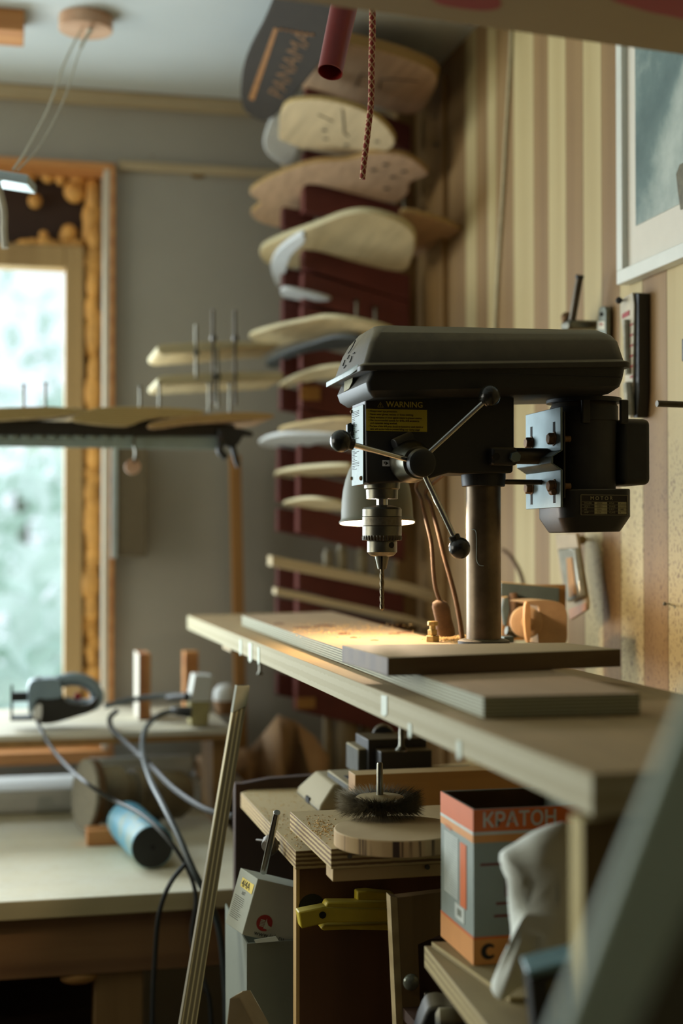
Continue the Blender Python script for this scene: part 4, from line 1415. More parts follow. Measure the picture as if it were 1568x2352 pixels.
# a disc turned so that its face looks left towards the camera
ax = (RT * .86 + FW * .50 - Vector((0, 0, .10))).normalized()
MB().lathe(c0 - ax * .014, ax, [(0, 80 * uu), (.006, 82 * uu)], 48).build('abrasive_disc', M['abr'], gd)
MB().lathe(c0 - ax * .008, ax, [(0, 80 * uu), (.016, 79 * uu), (.020, 70 * uu)], 48).build('backing_disc', M['dband'], gd)
MB().lathe(c0 + ax * .012, ax, [(0, 60 * uu), (.018, 66 * uu), (.05, 66 * uu), (.056, 50 * uu), (.075, 50 * uu), (.08, 62 * uu), (.09, 62 * uu)], 40).build('bearing_drum', M['dmot'], gd, angle=25)
MB().lathe(c0 + ax * .10, ax, [(0, 52 * uu), (.01, 58 * uu), (.10, 56 * uu), (.115, 44 * uu)], 40).build('motor_body', M['dmot'], gd)
pp = c0 + ax * .12
MB().box((pp.x - .07, pp.y - .03, ZT + .001), (pp.x + .03, pp.y + .03, pp.z - .03)).build('foot', M['jblk'], gd)
a = onZ(200, 1945, ZT)
MBx = MB().box((a.x, a.y, ZT + .0005), (onY(285, 1945, a.y).x, a.y + .06, onY(240, 1908, a.y).z))
tag(MBx.build('wooden_block', M['orange_wood'], bevel=.002), 'small orange wooden block on the table below the abrasive disc', 'block')
# blue can: axis from upper left (far) to lower right (near), its dark end towards us
r_ = 51 * 2.58 / FPX
near = onZ(350, 1998, ZT)
near.z = ZT + r_ + .001
far = onZ(292, 1935, ZT)
far.z = near.z
axc = (far - near).normalized()
bc = thing('blue_can', (near + far) / 2 - Vector((0, 0, r_)), 'worn light blue metal cylinder lying on the left table, dark end towards the room', 'cylinder')
m, nt, b = newmat('worn_blue_paint')
M['blue'] = m
v = coords(nt)
cc_ = ramp(nt, noise(nt, v, 16, 4), [(.38, lin((150, 170, 160))), (.5, lin((110, 168, 190))), (.7, lin((72, 150, 186)))])
nt.links.new(cc_, b.inputs['Base Color'])
b.inputs['Roughness'].default_value = .45
MB().lathe(near, axc, [(0, r_ * .97), (.003, r_), ((far - near).length, r_)], 48).build('can_body', M['blue'], bc)
MB().lathe(near - axc * .001, axc, [(0, r_ * .93), (.003, r_ * .95)], 48).build('can_end', M['jblk'], bc)
MB().lathe(near - axc * .002, axc, [(0, r_ * .12), (.003, r_ * .12)], 20).build('end_dimple', M['crack'], bc)
# grey bar left of the disc, white sheets, blue-white bottle
a = onZ(20, 1822, ZT)
o = MB().prism([onZ(x, y, ZT + .02) for x, y in ((20, 1800), (168, 1785), (168, 1812), (25, 1820))], (0, 0, -.019)).build('metal_bar', M['rod'], bevel=.002)
tag(o, 'dark flat bar lying on the table left of the abrasive disc', 'bar')


def sheet(pts, label, amp=.012, mat='sheet', seed=1, cat='sheet', z0=ZT, nm='plastic_sheet', lift=.002):
    rr = random.Random(seed)
    q = [onZ(x, y, z0) for x, y in pts]
    lo = Vector((min(p.x for p in q), min(p.y for p in q), 0))
    hi = Vector((max(p.x for p in q), max(p.y for p in q), 0))
    # grid between the four corners
    n = 18
    vs, fs = [], []
    for j in range(n + 1):
        for i in range(n + 1):
            s_, t_2 = i / n, j / n
            p = (q[0] * (1 - s_) + q[1] * s_) * (1 - t_2) + (q[3] * (1 - s_) + q[2] * s_) * t_2
            h = abs(math.sin(s_ * 7 + seed) * math.sin(t_2 * 5 + seed * 2) + .5 * math.sin(s_ * 17 + t_2 * 9)) * amp + lift
            vs.append((p.x, p.y, z0 + h))
    for j in range(n):
        for i in range(n):
            k_ = j * (n + 1) + i
            fs.append((k_, k_ + 1, k_ + n + 2, k_ + n + 1))
    mb_ = MB()
    mb_.add(vs, fs)
    o_ = mb_.build(nm, M[mat], angle=80)
    md = o_.modifiers.new('thick', 'SOLIDIFY')
    md.thickness = .0012
    return tag(o_, label, cat)


sheet([(-200, 1846), (175, 1860), (150, 1775), (-200, 1765)], 'white sheet spread on the left table below the window', .006, seed=2)
sheet([(225, 1752), (440, 1790), (470, 1745), (250, 1722)], 'white crumpled sheet behind the sander motor', .014, seed=3)
sheet([(380, 1835), (770, 1840), (740, 1770), (360, 1770)], 'white sheet on the table to the right, reaching behind the leaning stick', .010, seed=5)
sheet([(440, 1775), (560, 1760), (740, 1745), (500, 1715)], 'kraft paper lying on the table behind the leaning stick', .02, 'paper', 7, 'paper', nm='kraft_paper', lift=.058)
xw0, xw1 = -.55, onY(575, 1780, 3.2).x
o = MB().box((xw0, 3.22, ZT + .0005), (xw1, 3.44, ZT + .052)).build('foam_pack', M['sheet'], bevel=.015, seg=4)
tag(o, 'flat white foam pack lying along the back of the left table', 'pack')
xr0, xr1 = onY(205, 1740, 3.33).x, onY(440, 1740, 3.33).x
o = MB().cyl((xr0, 3.33, ZT + .0775), (xr1, 3.335, ZT + .0775), .025, seg=28).build('foam_roll', M['white'], bevel=.004)
tag(o, 'white foam roll lying on the foam pack behind the sander', 'roll')
xr2 = onY(570, 1740, 3.30).x
o = MB().tube([(xr1 + .012, 3.30, ZT + .080), ((xr1 + xr2) / 2, 3.31, ZT + .078), (xr2, 3.30, ZT + .095)], .026, 24).build('paper_roll', M['paper'])
tag(o, 'pale brown paper roll on the foam pack behind the leaning stick', 'roll')
c = onZ(313, 1775, ZT)
c.y -= .12
bt = MB().lathe((c.x, c.y, ZT + .002), (0, 0, 1), [(0, .022), (.012, .026), (.016, .012), (.07, .012), (.075, .009), (.085, .009), (.088, .013), (.10, .013)], 24)
tag(bt.build('glue_bottle', M['white']), 'small white bottle with a narrow neck standing behind the sander motor', 'bottle')
# folded kraft paper against the wall
ks = []
pts = [(560, 1740), (600, 1690), (650, 1640), (690, 1660), (730, 1700), (760, 1775)]
mb = MB()
top = [onY(x, y, 3.16) for x, y in ((566, 1728), (600, 1690), (640, 1642), (680, 1658), (722, 1692), (756, 1740))]
bot = [Vector((p.x, p.y + (.05 if i % 2 else -.06), ZT + .003)) for i, p in enumerate(top)]
mb.add(top + bot, [(i, i + 1, 7 + i, 6 + i) for i in range(5)])
kp = mb.build('paper_bag', M['paper'])
md = kp.modifiers.new('thick', 'SOLIDIFY')
md.thickness = .003
tag(kp, 'crumpled brown paper standing against the wall under the rack', 'paper')
# pipes under the rack
M['pipe'] = plain('beige_pipe', (150, 132, 98), .5, var=.12)
for i, (x, w_, lb) in enumerate(((795, 58, 'thick beige tube standing under the rack behind the vise'), (752, 22, 'thin beige tube standing left of the thick one under the rack'), (845, 34, 'dark beige tube standing right of the thick one under the rack'))):
    t0 = onY(x, 1630, 3.24)
    r2 = w_ / 2 * 3.3 / FPX
    o = MB().cyl((t0.x, 3.24, ZT if t0.x < xr else 0.0), (t0.x, 3.24, t0.z - .005), r2, seg=32).build('standing_tube', M['pipe'])
    tag(o, lb, 'tube', 'tubes under the rack')
# cables
M['cable2'] = plain('grey_cable', (66, 74, 74), .5, bmp=0)
cabs = [
    ([(85, 1655, 2.98), (110, 1705, 2.90), (150, 1755, 2.80), (200, 1800, 2.62), (265, 1840, 2.62), (320, 1868, 2.52), (375, 1915, 2.44), (425, 1985, 2.42), (450, 2060, 2.42), (440, 2160, 2.42), (470, 2260, 2.40), (485, 2352, 2.4), (490, 2800, 2.4), (480, 3262, 2.4)], 'cable', 'dark cable running from the jigsaw over the blue cylinder and down', .0040),
    ([(270, 1632, 2.98), (252, 1650, 2.98), (262, 1680, 2.96), (310, 1725, 2.86), (350, 1762, 2.75), (400, 1812, 2.62), (470, 1858, 2.5), (535, 1875, 2.45)], 'cable', 'dark cable looping off the shelf and running right behind the leaning stick', .0055),
    ([(420, 1634, 2.98), (370, 1640, 2.96), (334, 1675, 2.92), (328, 1730, 2.82), (345, 1790, 2.60), (375, 1850, 2.46), (410, 1920, 2.38), (440, 1990, 2.34), (465, 2040, 2.34), (500, 2120, 2.38), (515, 2240, 2.4), (520, 2352, 2.4), (530, 2800, 2.4), (540, 3258, 2.4)], 'cable2', 'grey cable looping in front of the shelf and down beside the leaning stick', .0055),
    ([(240, 1622, 3.1), (310, 1606, 3.12), (390, 1598, 3.1), (430, 1600, 3.05)], 'cable2', 'grey cable lying on the shelf right of the jigsaw', .006),
    ([(425, 1985, 2.36), (390, 2030, 2.34), (365, 2100, 2.36), (356, 2200, 2.38), (350, 2352, 2.38), (352, 2800, 2.38), (360, 3275, 2.38)], 'cable', 'dark cable curving down in front of the table apron', .0042),
]
for pts, mt, lb, rr in cabs:
    tag(MB().tube([P(*p_) for p_ in pts], rr, 8).build('cable', M[mt]), lb, 'cable')
tag(MB().tube([P(430, 1600, 3.02), P(400, 1602, 3.04), P(385, 1604, 3.05)], lambda t: .010 - .004 * t, 10).build('plug', M['jblk']), 'black plug lying on the shelf behind the white-topped block', 'plug')
tag(MB().tube([P(440, 1636, 2.97), P(410, 1634, 2.97), P(396, 1632, 2.98)], lambda t: .012 - .004 * t, 10).build('plug', M['jblk']), 'black plug lying on the shelf left of the white-topped block', 'plug')

# ------------------------------------------------------------------ rack bar in front of the window with clamped decks
YK = 2.90
bar = thing('clamp_rail', onY(300, 1000, YK), 'long toothed rail crossing in front of the window carrying clamped decks', 'rail')
M['railm'] = plain('dark_rail', (44, 40, 32), .7, var=.1)
M['tooth'] = plain('clear_grey_strip', (156, 172, 166), .4, var=.08)
MB().prism(ypoly([(-200, 962), (170, 968), (340, 965), (540, 975), (540, 1000), (330, 1002), (-200, 998)], YK), (0, .05, 0)).build('dark_beam', M['railm'], bar, bevel=.002)
MB().box(*ybox(-200, 500, 1004, 1022, YK + .01, .012)).build('grey_batten', M['tooth'], bar)
x = -190
while x < 300:
    MB().box(*ybox(x, x + 18, 993, 1006, YK + .004, .012)).build('tooth', M['tooth'], bar, bevel=.002)
    x += 30
kd = [([(-200, 948), (60, 934), (140, 934), (205, 942), (150, 955), (60, 962), (-200, 975)], 'deckB', 'dark-edged deck lying on the rail at the left, in front of the glass', .008),
      ([(165, 962), (200, 942), (260, 934), (400, 936), (470, 944), (440, 955), (340, 962), (290, 978), (200, 972)], 'deckB', 'yellowish deck clamped in the middle of the toothed rail', .010),
      ([(345, 972), (420, 956), (540, 946), (622, 950), (618, 962), (520, 968), (430, 974), (355, 984)], 'deckA', 'brown-edged deck clamped at the right end of the toothed rail', .009)]
for pts, mt, lb, th in kd:
    q = ypoly(smooth(pts, 3), YK - .03)
    tag(MB().prism(q, (0, .20, .0)).build('skateboard_deck', M[mt], bevel=.003), lb, 'skateboard deck')
dk3 = [([(360, 795), (375, 790), (480, 784), (560, 784), (640, 788), (636, 796), (560, 800), (480, 808), (375, 814), (362, 808)], 'deckC', 'upper of two pale decks joined by long bolts left of the rack'),
       ([(361, 868), (375, 862), (480, 856), (560, 854), (650, 855), (650, 872), (560, 876), (480, 880), (378, 885), (362, 882)], 'deckC', 'lower of two pale decks joined by long bolts left of the rack')]
for pts, mt, lb in dk3:
    tag(MB().prism(ypoly(pts, 3.02), (0, .20, 0)).build('skateboard_deck', M[mt], bevel=.003), lb, 'skateboard deck')
rods = [(451, 745, 870, 'leftmost long bolt through the two pale decks'), (490, 712, 925, 'longest dark bolt through the two pale decks'), (540, 712, 930, 'rightmost long bolt through the two pale decks'), (500, 800, 935, 'bright long bolt between the longest and the rightmost bolts')]
for x, y0, y1, lb in rods:
    mb = MB().cyl(onY(x, y1, 3.0), onY(x - 1, y0, 3.0), .0035, seg=10)
    mb.cyl(onY(x, y0 + 70, 3.0), onY(x, y0 + 60, 3.0), .007, seg=6)
    tag(mb.build('threaded_rod', M['steel' if 'bright' in lb or 'leftmost' in lb else 'rod']), lb + ' left of the rack', 'bolt', 'long bolts through the pale decks')
for i, (x, y0, y1) in enumerate(((54, 884, 936), (104, 880, 934), (322, 888, 938), (366, 880, 938), (480, 880, 946), (528, 880, 948))):
    screw('deck_bolt', onY(x, y1, YK + .02), onY(x, y0, YK + .02), ['bolt on the rail against the glass, leftmost of all', 'bolt on the rail against the glass, second from the left', 'bolt on the rail right of the window casing, left of a pair', 'bolt on the rail right of the window casing, right of a pair', 'bolt on the rail under the pale decks, left of a pair', 'bolt on the rail under the pale decks, right of a pair'][i], 'bolt', 'bolts standing on the rail', r=.003, hr=.005)
# quick clamp at the end, hanging eye, grey level, post
cl = thing('quick_clamp', onY(535, 1020, YK), 'black spring clamp gripping the right end of the toothed rail', 'clamp')
MB().prism(ypoly([(500, 985), (520, 978), (560, 985), (582, 992), (582, 1002), (560, 1000), (548, 1020), (535, 1030), (520, 1024), (506, 1012)], YK - .012), (0, .03, 0)).build('jaw', M['black'], cl, bevel=.003)
MB().prism(ypoly([(528, 1020), (540, 1018), (552, 1068), (545, 1076), (538, 1060)], YK - .012), (0, .012, 0)).build('handle', M['black'], cl, bevel=.002)
MB().tube([onY(508, 1010, YK - .01), onY(505, 1035, YK - .01), onY(520, 1052, YK - .01)], .008, 10).build('grip', M['black'], cl)
MB().cyl(onY(505, 1006, YK - .016), onY(505, 1006, YK - .03), .006, seg=12).build('rivet', M['chrome'], cl)
M['lvl'] = plain('brown_grey_bar_side', (104, 92, 70), .6, var=.08)
lv = thing('hollow_bar', onY(300, 1280, 3.42), 'grey-brown hollow bar hanging on the back wall right of the window', 'bar')
a, b_ = onY(268, 1278, YB - .07), onY(338, 1012, YB - .07)
MB().box((a.x, YB - .07, a.z), (b_.x, YB - .001, b_.z)).build('bar_body', M['lvl'], lv, bevel=.002)
a2 = onY(256, 1282, YB - .075)
MB().box((a2.x, YB - .075, a.z - .004), (a.x, YB - .062, b_.z)).build('bright_flange', M['alum'], lv)
hk = thing('hook_tag', onY(308, 1075, YK), 'small pinkish tag on a wire hook under the rail', 'tag')
MB().tube([onY(310, 1003, YK), onY(307, 1020, YK), onY(312, 1040, YK), onY(308, 1062, YK)], .003, 8).build('wire', M['steel'], hk)
c_ = onY(305, 1072, YK)
MB().cyl(c_, c_ + Vector((0, .008, 0)), .016, seg=20).build('disc', M['rose'], hk)
a, b_ = onY(529, 1430, YB - .06), onY(556, 1060, YB - .06)
zt_ = onY(540, 1045, YB - .06).z
c0, c1 = onY(542, 1060, YB - .06), onY(560, 1700, YB - .06)
mb = MB().prism([onY(529, 1045, YB - .08), onY(553, 1045, YB - .08), onY(570, 1800, YB - .08), onY(545, 1800, YB - .08)], (0, .03, 0))
tag(mb.build('wooden_post', wood('honey_post', (160, 116, 62), (136, 94, 46), 'Z', 8), bevel=.001), 'thin honey-coloured wooden post standing against the back wall below the clamp', 'post')
# leaning laminated stick in the middle
p0, p1 = P(556, 1575, 2.12), P(420, 2420, 1.90)
p1 = p0 + (p1 - p0) * ((p0.z - .001) / (p0.z - p1.z))
e0 = (RT * .0095)
st = MB()
th_ = Vector((0, 1, 0)) * .012
st.prism([p0 - RT * .0075, p0 + RT * .0105, p1 + RT * .0160, p1 - RT * .0160], (0, .016, 0))
M['stickp'] = plywood('laminated_stick', (132, 120, 80), (150, 138, 96), (98, 84, 54), .0026, axis='X', grain='Z')
m2 = plain('laminated_stick_face', (136, 122, 80), .7)
m, nt, b = newmat('striped_lamination')
tc = nd(nt, 'ShaderNodeTexCoord')
spx = nd(nt, 'ShaderNodeSeparateXYZ')
nt.links.new(tc.outputs['Object'], spx.inputs[0])
slope = (p0.x - p1.x) / (p0.z - p1.z)
kx = math_(nt, 'SUBTRACT', spx.outputs[0], math_(nt, 'MULTIPLY', spx.outputs[2], slope))
kk = math_(nt, 'FRACT', math_(nt, 'DIVIDE', math_(nt, 'ADD', kx, 1.0), .0062))
nt.links.new(ramp(nt, kk, [(0, lin((92, 80, 50))), (.3, lin((108, 96, 62))), (.42, lin((176, 160, 112))), (.55, lin((176, 160, 112))), (.68, lin((110, 96, 60))), (1, lin((92, 80, 50)))]), b.inputs['Base Color'])
b.inputs['Roughness'].default_value = .75
sk = st.build('laminated_stick', m, bevel=.0008)
o = MB().prism([p0 - RT * .0080 + (p1 - p0) * .030, p0 + RT * .0115 + (p1 - p0) * .022, p0 + RT * .011, p0 - RT * .008], (0, .018, 0)).build('grey_wrap', plain('grey_tape_wrap', (110, 108, 84), .8, var=.2), sk, bevel=.0006)
o.location.y -= .001
tag(sk, 'tall laminated wooden stick leaning upright in front of the left table', 'stick')
# ------------------------------------------------------------------ low stand under the bench with vise, wire brush wheel, blocks
ZD_ = 1.10
F0 = onZ(675, 1955, ZD_)
G0 = onZ(555, 1820, ZD_)
sx0 = .366
yfr_ = F0.y
stand = thing('tool_stand', (.62, 2.1, 0), 'plywood tool stand under the bench with an open left side', 'cabinet')
M['pthick'] = plywood('sawdusty_plywood_top', (176, 152, 104), (190, 166, 114), (128, 98, 58), .0028, dust=(184, 164, 118), amount=.8)
M['pthick2'] = M['pthick']
tk = .024
MB().prism([(sx0, G0.y, ZD_), (sx0, F0.y, ZD_), (.92, F0.y, ZD_), (.92, G0.y + .26, ZD_), (sx0 + .03, G0.y + .04, ZD_)], (0, 0, -tk)).build('stand_top', M['pthick'], stand, bevel=.001)
M['panelb'] = wood('dark_varnished_ply', (104, 66, 36), (76, 46, 24), 'Z', 5)
MB().box((sx0 + .006, F0.y + .004, 0), (.92, F0.y + .022, ZD_ - tk)).build('front_panel', M['panelb'], stand)
MB().box((sx0 + .0015, F0.y + .0035, 0), (sx0 + .006, F0.y + .0225, ZD_ - tk)).build('edge_strip', wood('pale_edge', (196, 160, 100), (176, 138, 80), 'Z', 8), stand)
a = onY(540, 1815, G0.y + .02)
M['brownb'] = wood('dark_back_board', (70, 46, 30), (52, 34, 22), 'Z', 5)
MB().box((a.x, G0.y + .02, 0), (.92, G0.y + .040, onY(560, 1800, G0.y + .02).z)).build('rear_panel', M['brownb'], stand)
MB().prism([onY(x, y, G0.y + .021) for x, y in ((541, 1803), (620, 1788), (760, 1778), (760, 1830), (541, 1840))], (0, .018, 0)).build('rear_cap', M['brownb'], stand)
hp = onY(716, 2085, F0.y + .004)
MB().lathe((hp.x, F0.y + .0035, hp.z), (0, 1, 0), [(0, .018), (.002, .018)], 30).build('round_hole', M['crack'], stand)
# ply block with batten on the near edge of the stand
ZB2 = ZD_ + .026
b0 = onZ(662, 1864, ZB2 + .012)
b1 = onZ(760, 1950, ZB2 + .012)
zt2 = ZB2 + .012
blk = MB().prism([(b0.x + .002, b0.y, zt2), (b1.x, b1.y, zt2), (.80, b1.y, zt2), (.80, b0.y, zt2)], (0, 0, -.024))
blo = blk.build('plywood_block', plywood('thick_plywood', (178, 154, 106), (196, 172, 118), (120, 88, 50), .0030, dust=(184, 164, 118), amount=.5), bevel=.001)
tag(blo, 'thick plywood block jutting out over the front of the tool stand', 'block')
p = onY(762, 2026, b1.y + .004)
bt_ = MB().box((p.x + .001, b1.y + .004, p.z), (.80, b1.y + .04, zt2 - .0245))
bto = bt_.build('wooden_batten', wood('pale_batten', (188, 158, 104), (166, 134, 82), 'X', 7), bevel=.001)
tag(bto, 'pale batten fixed beneath the thick plywood block', 'batten')
for (x, y, o_) in ((803, 1967, blo), (995, 1952, blo), (982, 1992, bto)):
    p = onY(x, y, b1.y - .0004)
    MB().cyl(p, p + Vector((0, .002, 0)), .003, seg=12).build('screw_head', M['rod'], o_)
# round slice of wood with dark bark edge
ctr = onZ(905, 1890, zt2 + .026)
rd = onZ(757, 1885, zt2 + .026)
R_ = (ctr - rd).length * .98
ctr = Vector((rd.x + R_, ctr.y - .0, 0))
m, nt, b = newmat('sliced_wood')
g = nd(nt, 'ShaderNodeNewGeometry')
s = nd(nt, 'ShaderNodeSeparateXYZ')
nt.links.new(g.outputs['Normal'], s.inputs[0])
v = coords(nt, (1, 1, .05))
n = noise(nt, v, 60, 3)
edge = ramp(nt, n, [(.40, lin((60, 40, 26))), (.47, lin((182, 150, 104))), (.75, lin((196, 168, 120)))])
n2 = noise(nt, coords(nt), 12, 4)
face = ramp(nt, n2, [(.3, lin((176, 152, 108))), (.7, lin((192, 168, 122)))])
nt.links.new(mixc(nt, math_(nt, 'GREATER_THAN', math_(nt, 'ABSOLUTE', s.outputs[2]), .6), edge, face), b.inputs['Base Color'])
b.inputs['Roughness'].default_value = .8
ds = MB().cyl((ctr.x, ctr.y, zt2 + .0003), (ctr.x, ctr.y, zt2 + .020), R_, seg=64).build('wood_slice', m, bevel=.0015)
tag(ds, 'round slice of pale wood with dark marks on its rim, under the wire wheel', 'wood slice')
# wire brush wheel
wc = onZ(872, 1836, zt2 + .040)
wb = thing('wire_brush_wheel', (wc.x, wc.y, zt2 + .0205), 'wire brush wheel with steel arbor lying on the round wood slice', 'brush wheel')
zc_ = zt2 + .038
ku = 1.78 / FPX
rw = 104 * ku
mb = MB()
rnd = random.Random(3)
for i in range(5200):
    a_ = rnd.uniform(0, 6.2832)
    r0 = rnd.uniform(.45, .6) * rw
    r1 = rw * rnd.uniform(.80, 1.06)
    z0 = zc_ + rnd.uniform(-.009, .004)
    z1 = zc_ + rnd.uniform(-.018, .017) - .001
    a2 = a_ + rnd.uniform(-.07, .07)
    p0_ = Vector((wc.x + math.cos(a_) * r0, wc.y + math.sin(a_) * r0, z0))
    p1_ = Vector((wc.x + math.cos(a2) * r1, wc.y + math.sin(a2) * r1, z1))
    d_ = (p1_ - p0_).normalized()
    u_ = d_.orthogonal().normalized() * .00045
    w_ = d_.cross(u_)
    mb.add([p0_ + u_, p0_ - u_ * .5 + w_ * .8, p0_ - u_ * .5 - w_ * .8, p1_], [(0, 1, 3), (1, 2, 3), (2, 0, 3)])
br = mb.build('bristles', plain('dark_bristles', (92, 82, 58), .6, .3, var=.4, scale=80, bmp=0), wb, angle=180)
tag(br, 'dark wire bristles', kind='stuff')
MB().lathe((wc.x, wc.y, zc_ - .008), (0, 0, 1), [(0, rw * .5), (.002, rw * .56), (.012, rw * .56), (.014, rw * .5), (.0145, rw * .2), (.016, rw * .12)], 44).build('flange', plain('dull_flange', (168, 162, 130), .5, .5, var=.15, dust=(176, 160, 120)), wb)
MB().lathe((wc.x, wc.y, zc_ + .004), (0, 0, 1), [(0, 8 * ku), (.042, 7 * ku), (.044, 5.5 * ku)], 20).build('arbor', M['steel'], wb)
MB().cyl((wc.x, wc.y, zt2 + .0205), (wc.x, wc.y, zc_), .010, seg=20).build('lower_boss', M['steel'], wb)
# pine rail behind the wheel
pr = onZ(815, 1822, ZD_ + .026)
p1_, p2_ = onY(815, 1780, 1.99), onY(815, 1822, 1.99)
rl = MB().box((p1_.x, 1.99, ZD_ + .0004), (.86, 2.03, p1_.z))
tag(rl.build('pine_rail', wood('pine_rail', (178, 138, 84), (150, 108, 58), 'X', 6, dust=(190, 166, 116), spots=(70, 44, 26)), bevel=.001), 'pine rail with dark knots set on the stand behind the wire wheel', 'rail')
# drill press vise: cast base, slotted bed, tall jaw, round screw end
vs = thing('machine_vise', (.50, 2.18, ZD_), 'dusty cast iron machine vise with black jaw sitting on the tool stand', 'vise')
M['dcast'] = plain('dusty_cast_iron', (70, 70, 62), .75, var=.2, scale=40, dust=(148, 136, 100), thr=.0, amount=1.0)
zv = ZD_ + .0005
low = [onZ(x, y, zv) for x, y in ((681, 1826), (728, 1870), (790, 1868), (880, 1868))]
xA, yA = onZ(681, 1826, zv), onZ(735, 1866, zv)
yb_ = xA.y + .02
yf_ = yA.y
xl_ = (xA.x + yA.x) / 2
zh = onY(700, 1776, yb_).z
zh = ZD_ + .036
r0 = [Vector((xl_, yf_, zv)), Vector((.72, yf_, zv)), Vector((.72, yb_, zv)), Vector((xl_, yb_, zv))]
r1 = [Vector((xl_ + .004, yf_ + .004, zv + .010)), Vector((.72, yf_ + .004, zv + .010)), Vector((.72, yb_ - .002, zv + .010)), Vector((xl_ + .004, yb_ - .002, zv + .010))]
r2 = [Vector((xl_ + .030, yf_ + .030, zh)), Vector((.70, yf_ + .030, zh)), Vector((.70, yb_ - .012, zh)), Vector((xl_ + .030, yb_ - .012, zh))]
MB().loft([r0, r1, r2]).build('vise_base', M['dcast'], vs, bevel=.003, seg=3)
MB().box((xl_ + .0, yf_ + .07, zv), (xl_ + .02, yf_ + .095, zv + .009)).build('slot', M['crack'], vs)
# bed rails
MB().box((onY(768, 1770, 2.12).x, 2.03, zh - .002), (.72, 2.17, zh + .009)).build('vise_bed', M['dcast'], vs, bevel=.002)
MB().box((onY(785, 1770, 2.12).x, 2.075, zh + .0085), (.70, 2.11, zh + .0096)).build('bed_slot', M['crack'], vs)
# jaw block
j0, j1 = onY(870, 1772, 2.11), onY(988, 1720, 2.11)
MB().box((j0.x, 2.10, zh + .004), (j1.x, 2.19, j1.z)).build('moving_jaw', M['cast'], vs, bevel=.002)
MB().box((j0.x - .012, 2.13, zh + .004), (j1.x, 2.21, onY(870, 1698, 2.13).z)).build('jaw_plate', M['cast'], vs, bevel=.0015)
MB().box((onY(822, 1770, 2.14).x, 2.14, zh + .004), (j0.x + .01, 2.22, onY(830, 1720, 2.14).z)).build('fixed_jaw', M['dcast'], vs, bevel=.002)
sc_ = onY(880, 1692, 2.20)
MB().lathe((sc_.x - .0, 2.20, sc_.z), (.25, 1, 0), [(0, 26 * 2.2 / FPX), (.03, 26 * 2.2 / FPX)], 36).build('screw_wheel', M['cast'], vs, bevel=.002)
pb = onZ(1030, 1757, ZD_ + .06)
# small paint-smeared scrap behind
o = MB().box(*ybox(1000, 1060, 1752, 1766, 2.10, .03)).build('paint_scrap', M['orange_wood'], bevel=.002)
tag(o, 'small paint-smeared wood scrap to the right of the vise', 'scrap')
o.location.z = ZD_ + .06
bpy.data.objects.remove(o)


def fS(r):
    x, y = r.uniform(560, 900), r.uniform(1800, 1960)
    p_ = onZ(x, y, ZD_)
    if p_.x < sx0 + .003 or p_.y < F0.y + .005 or p_.x > .55 or p_.y > 2.3:
        return None
    if p_.x > xl_ - .004 and p_.y > yf_ - .004:
        return None
    return p_


chips('sawdust', fS, 1500, 'sawdust strewn over the plywood top of the tool stand', (.0005, .0016), 4)


def fS2(r):
    p_ = onZ(r.gauss(735, 22), r.gauss(1905, 14), zt2)
    if p_.x < b0.x + .004 or p_.y < b1.y + .003 or p_.y > b0.y:
        return None
    return p_


chips('sawdust', fS2, 260, 'sawdust heap on the thick plywood block beside the wood slice', (.0006, .0020), 5)
# drill chuck key stuck in the side
tk_ = thing('chuck_key', onX(612, 1938, sx0 - .01), 'steel T-shaped chuck key with geared head sticking out beside the stand top', 'chuck key')
XK = sx0 - .022
c_ = onX(612, 1938, XK)
MB().cyl(onX(636, 1866, XK), onX(605, 2003, XK), 7.6 * 1.95 / FPX, seg=20).build('cross_bar', M['chrome'], tk_, bevel=.0006)
rings = []
ax = Vector((-1, 0, -.1)).normalized()
mb = MB().lathe(c_ + Vector((.010, .012, -.004)), (-.5, -.35, 0), [(0, 22 * 1.95 / FPX), (.006, 24 * 1.95 / FPX), (.014, 12 * 1.95 / FPX)], 10)
mb.build('gear_head', M['rod'], tk_, bevel=.0006)
MB().cyl(onX(590, 1930, XK), onX(640, 1936, sx0 - .001), 4 * 1.95 / FPX, seg=12).build('shank', M['rod'], tk_)

# ------------------------------------------------------------------ cardboard boxes inside the stand
M['cardw'] = plain('white_carton', (176, 178, 160), .75, var=.05, scale=12, bmp=.04)
M['cardg'] = plain('grey_white_carton', (122, 126, 110), .75, var=.06, scale=12, bmp=.04)
M['logo'] = plain('red_print', (150, 34, 28), .6, var=.1, bmp=0)
# shelf floor in the stand
# lower carton
YC0 = F0.y + .10
zlo = onY(600, 2165, YC0).z
lw = thing('carton', (.50, YC0 + .1, .62), 'plain open white carton under the printed one in the tool stand', 'box')
xa = onY(570, 2200, YC0).x
xb = .56
zl0 = .62
t_ = .003
MB().box((sx0 + .0, YC0 - .02, .60), (.60, YC0 + .22, zl0 - .0005)).build('inner_shelf', M['brownb'], stand)
mb = MB().box((xa, YC0, zl0), (xb, YC0 + t_, zlo)).box((xa, YC0 + .18, zl0), (xb, YC0 + .18 + t_, zlo)).box((xb - t_, YC0, zl0), (xb, YC0 + .18, zlo))
mb.box((xa, YC0, zl0), (xb, YC0 + .18, zl0 + t_))
mb.build('carton_body', M['cardg'], lw)
MB().prism([(xa, YC0, zl0), (xa, YC0, zlo), (xa - .004, YC0 + .17, zlo + .012), (xa, YC0 + .18, zl0)], (-.002, 0, 0)).build('side_wall', M['cardg'], lw)
MB().prism([(xa + .01, YC0 - .001, zlo), (xa + .04, YC0 - .012, zlo + .004), (xa + .036, YC0 - .010, zlo + .010), (xa + .008, YC0, zlo + .004)], (0, .002, 0)).build('torn_flap', M['cardw'], lw)
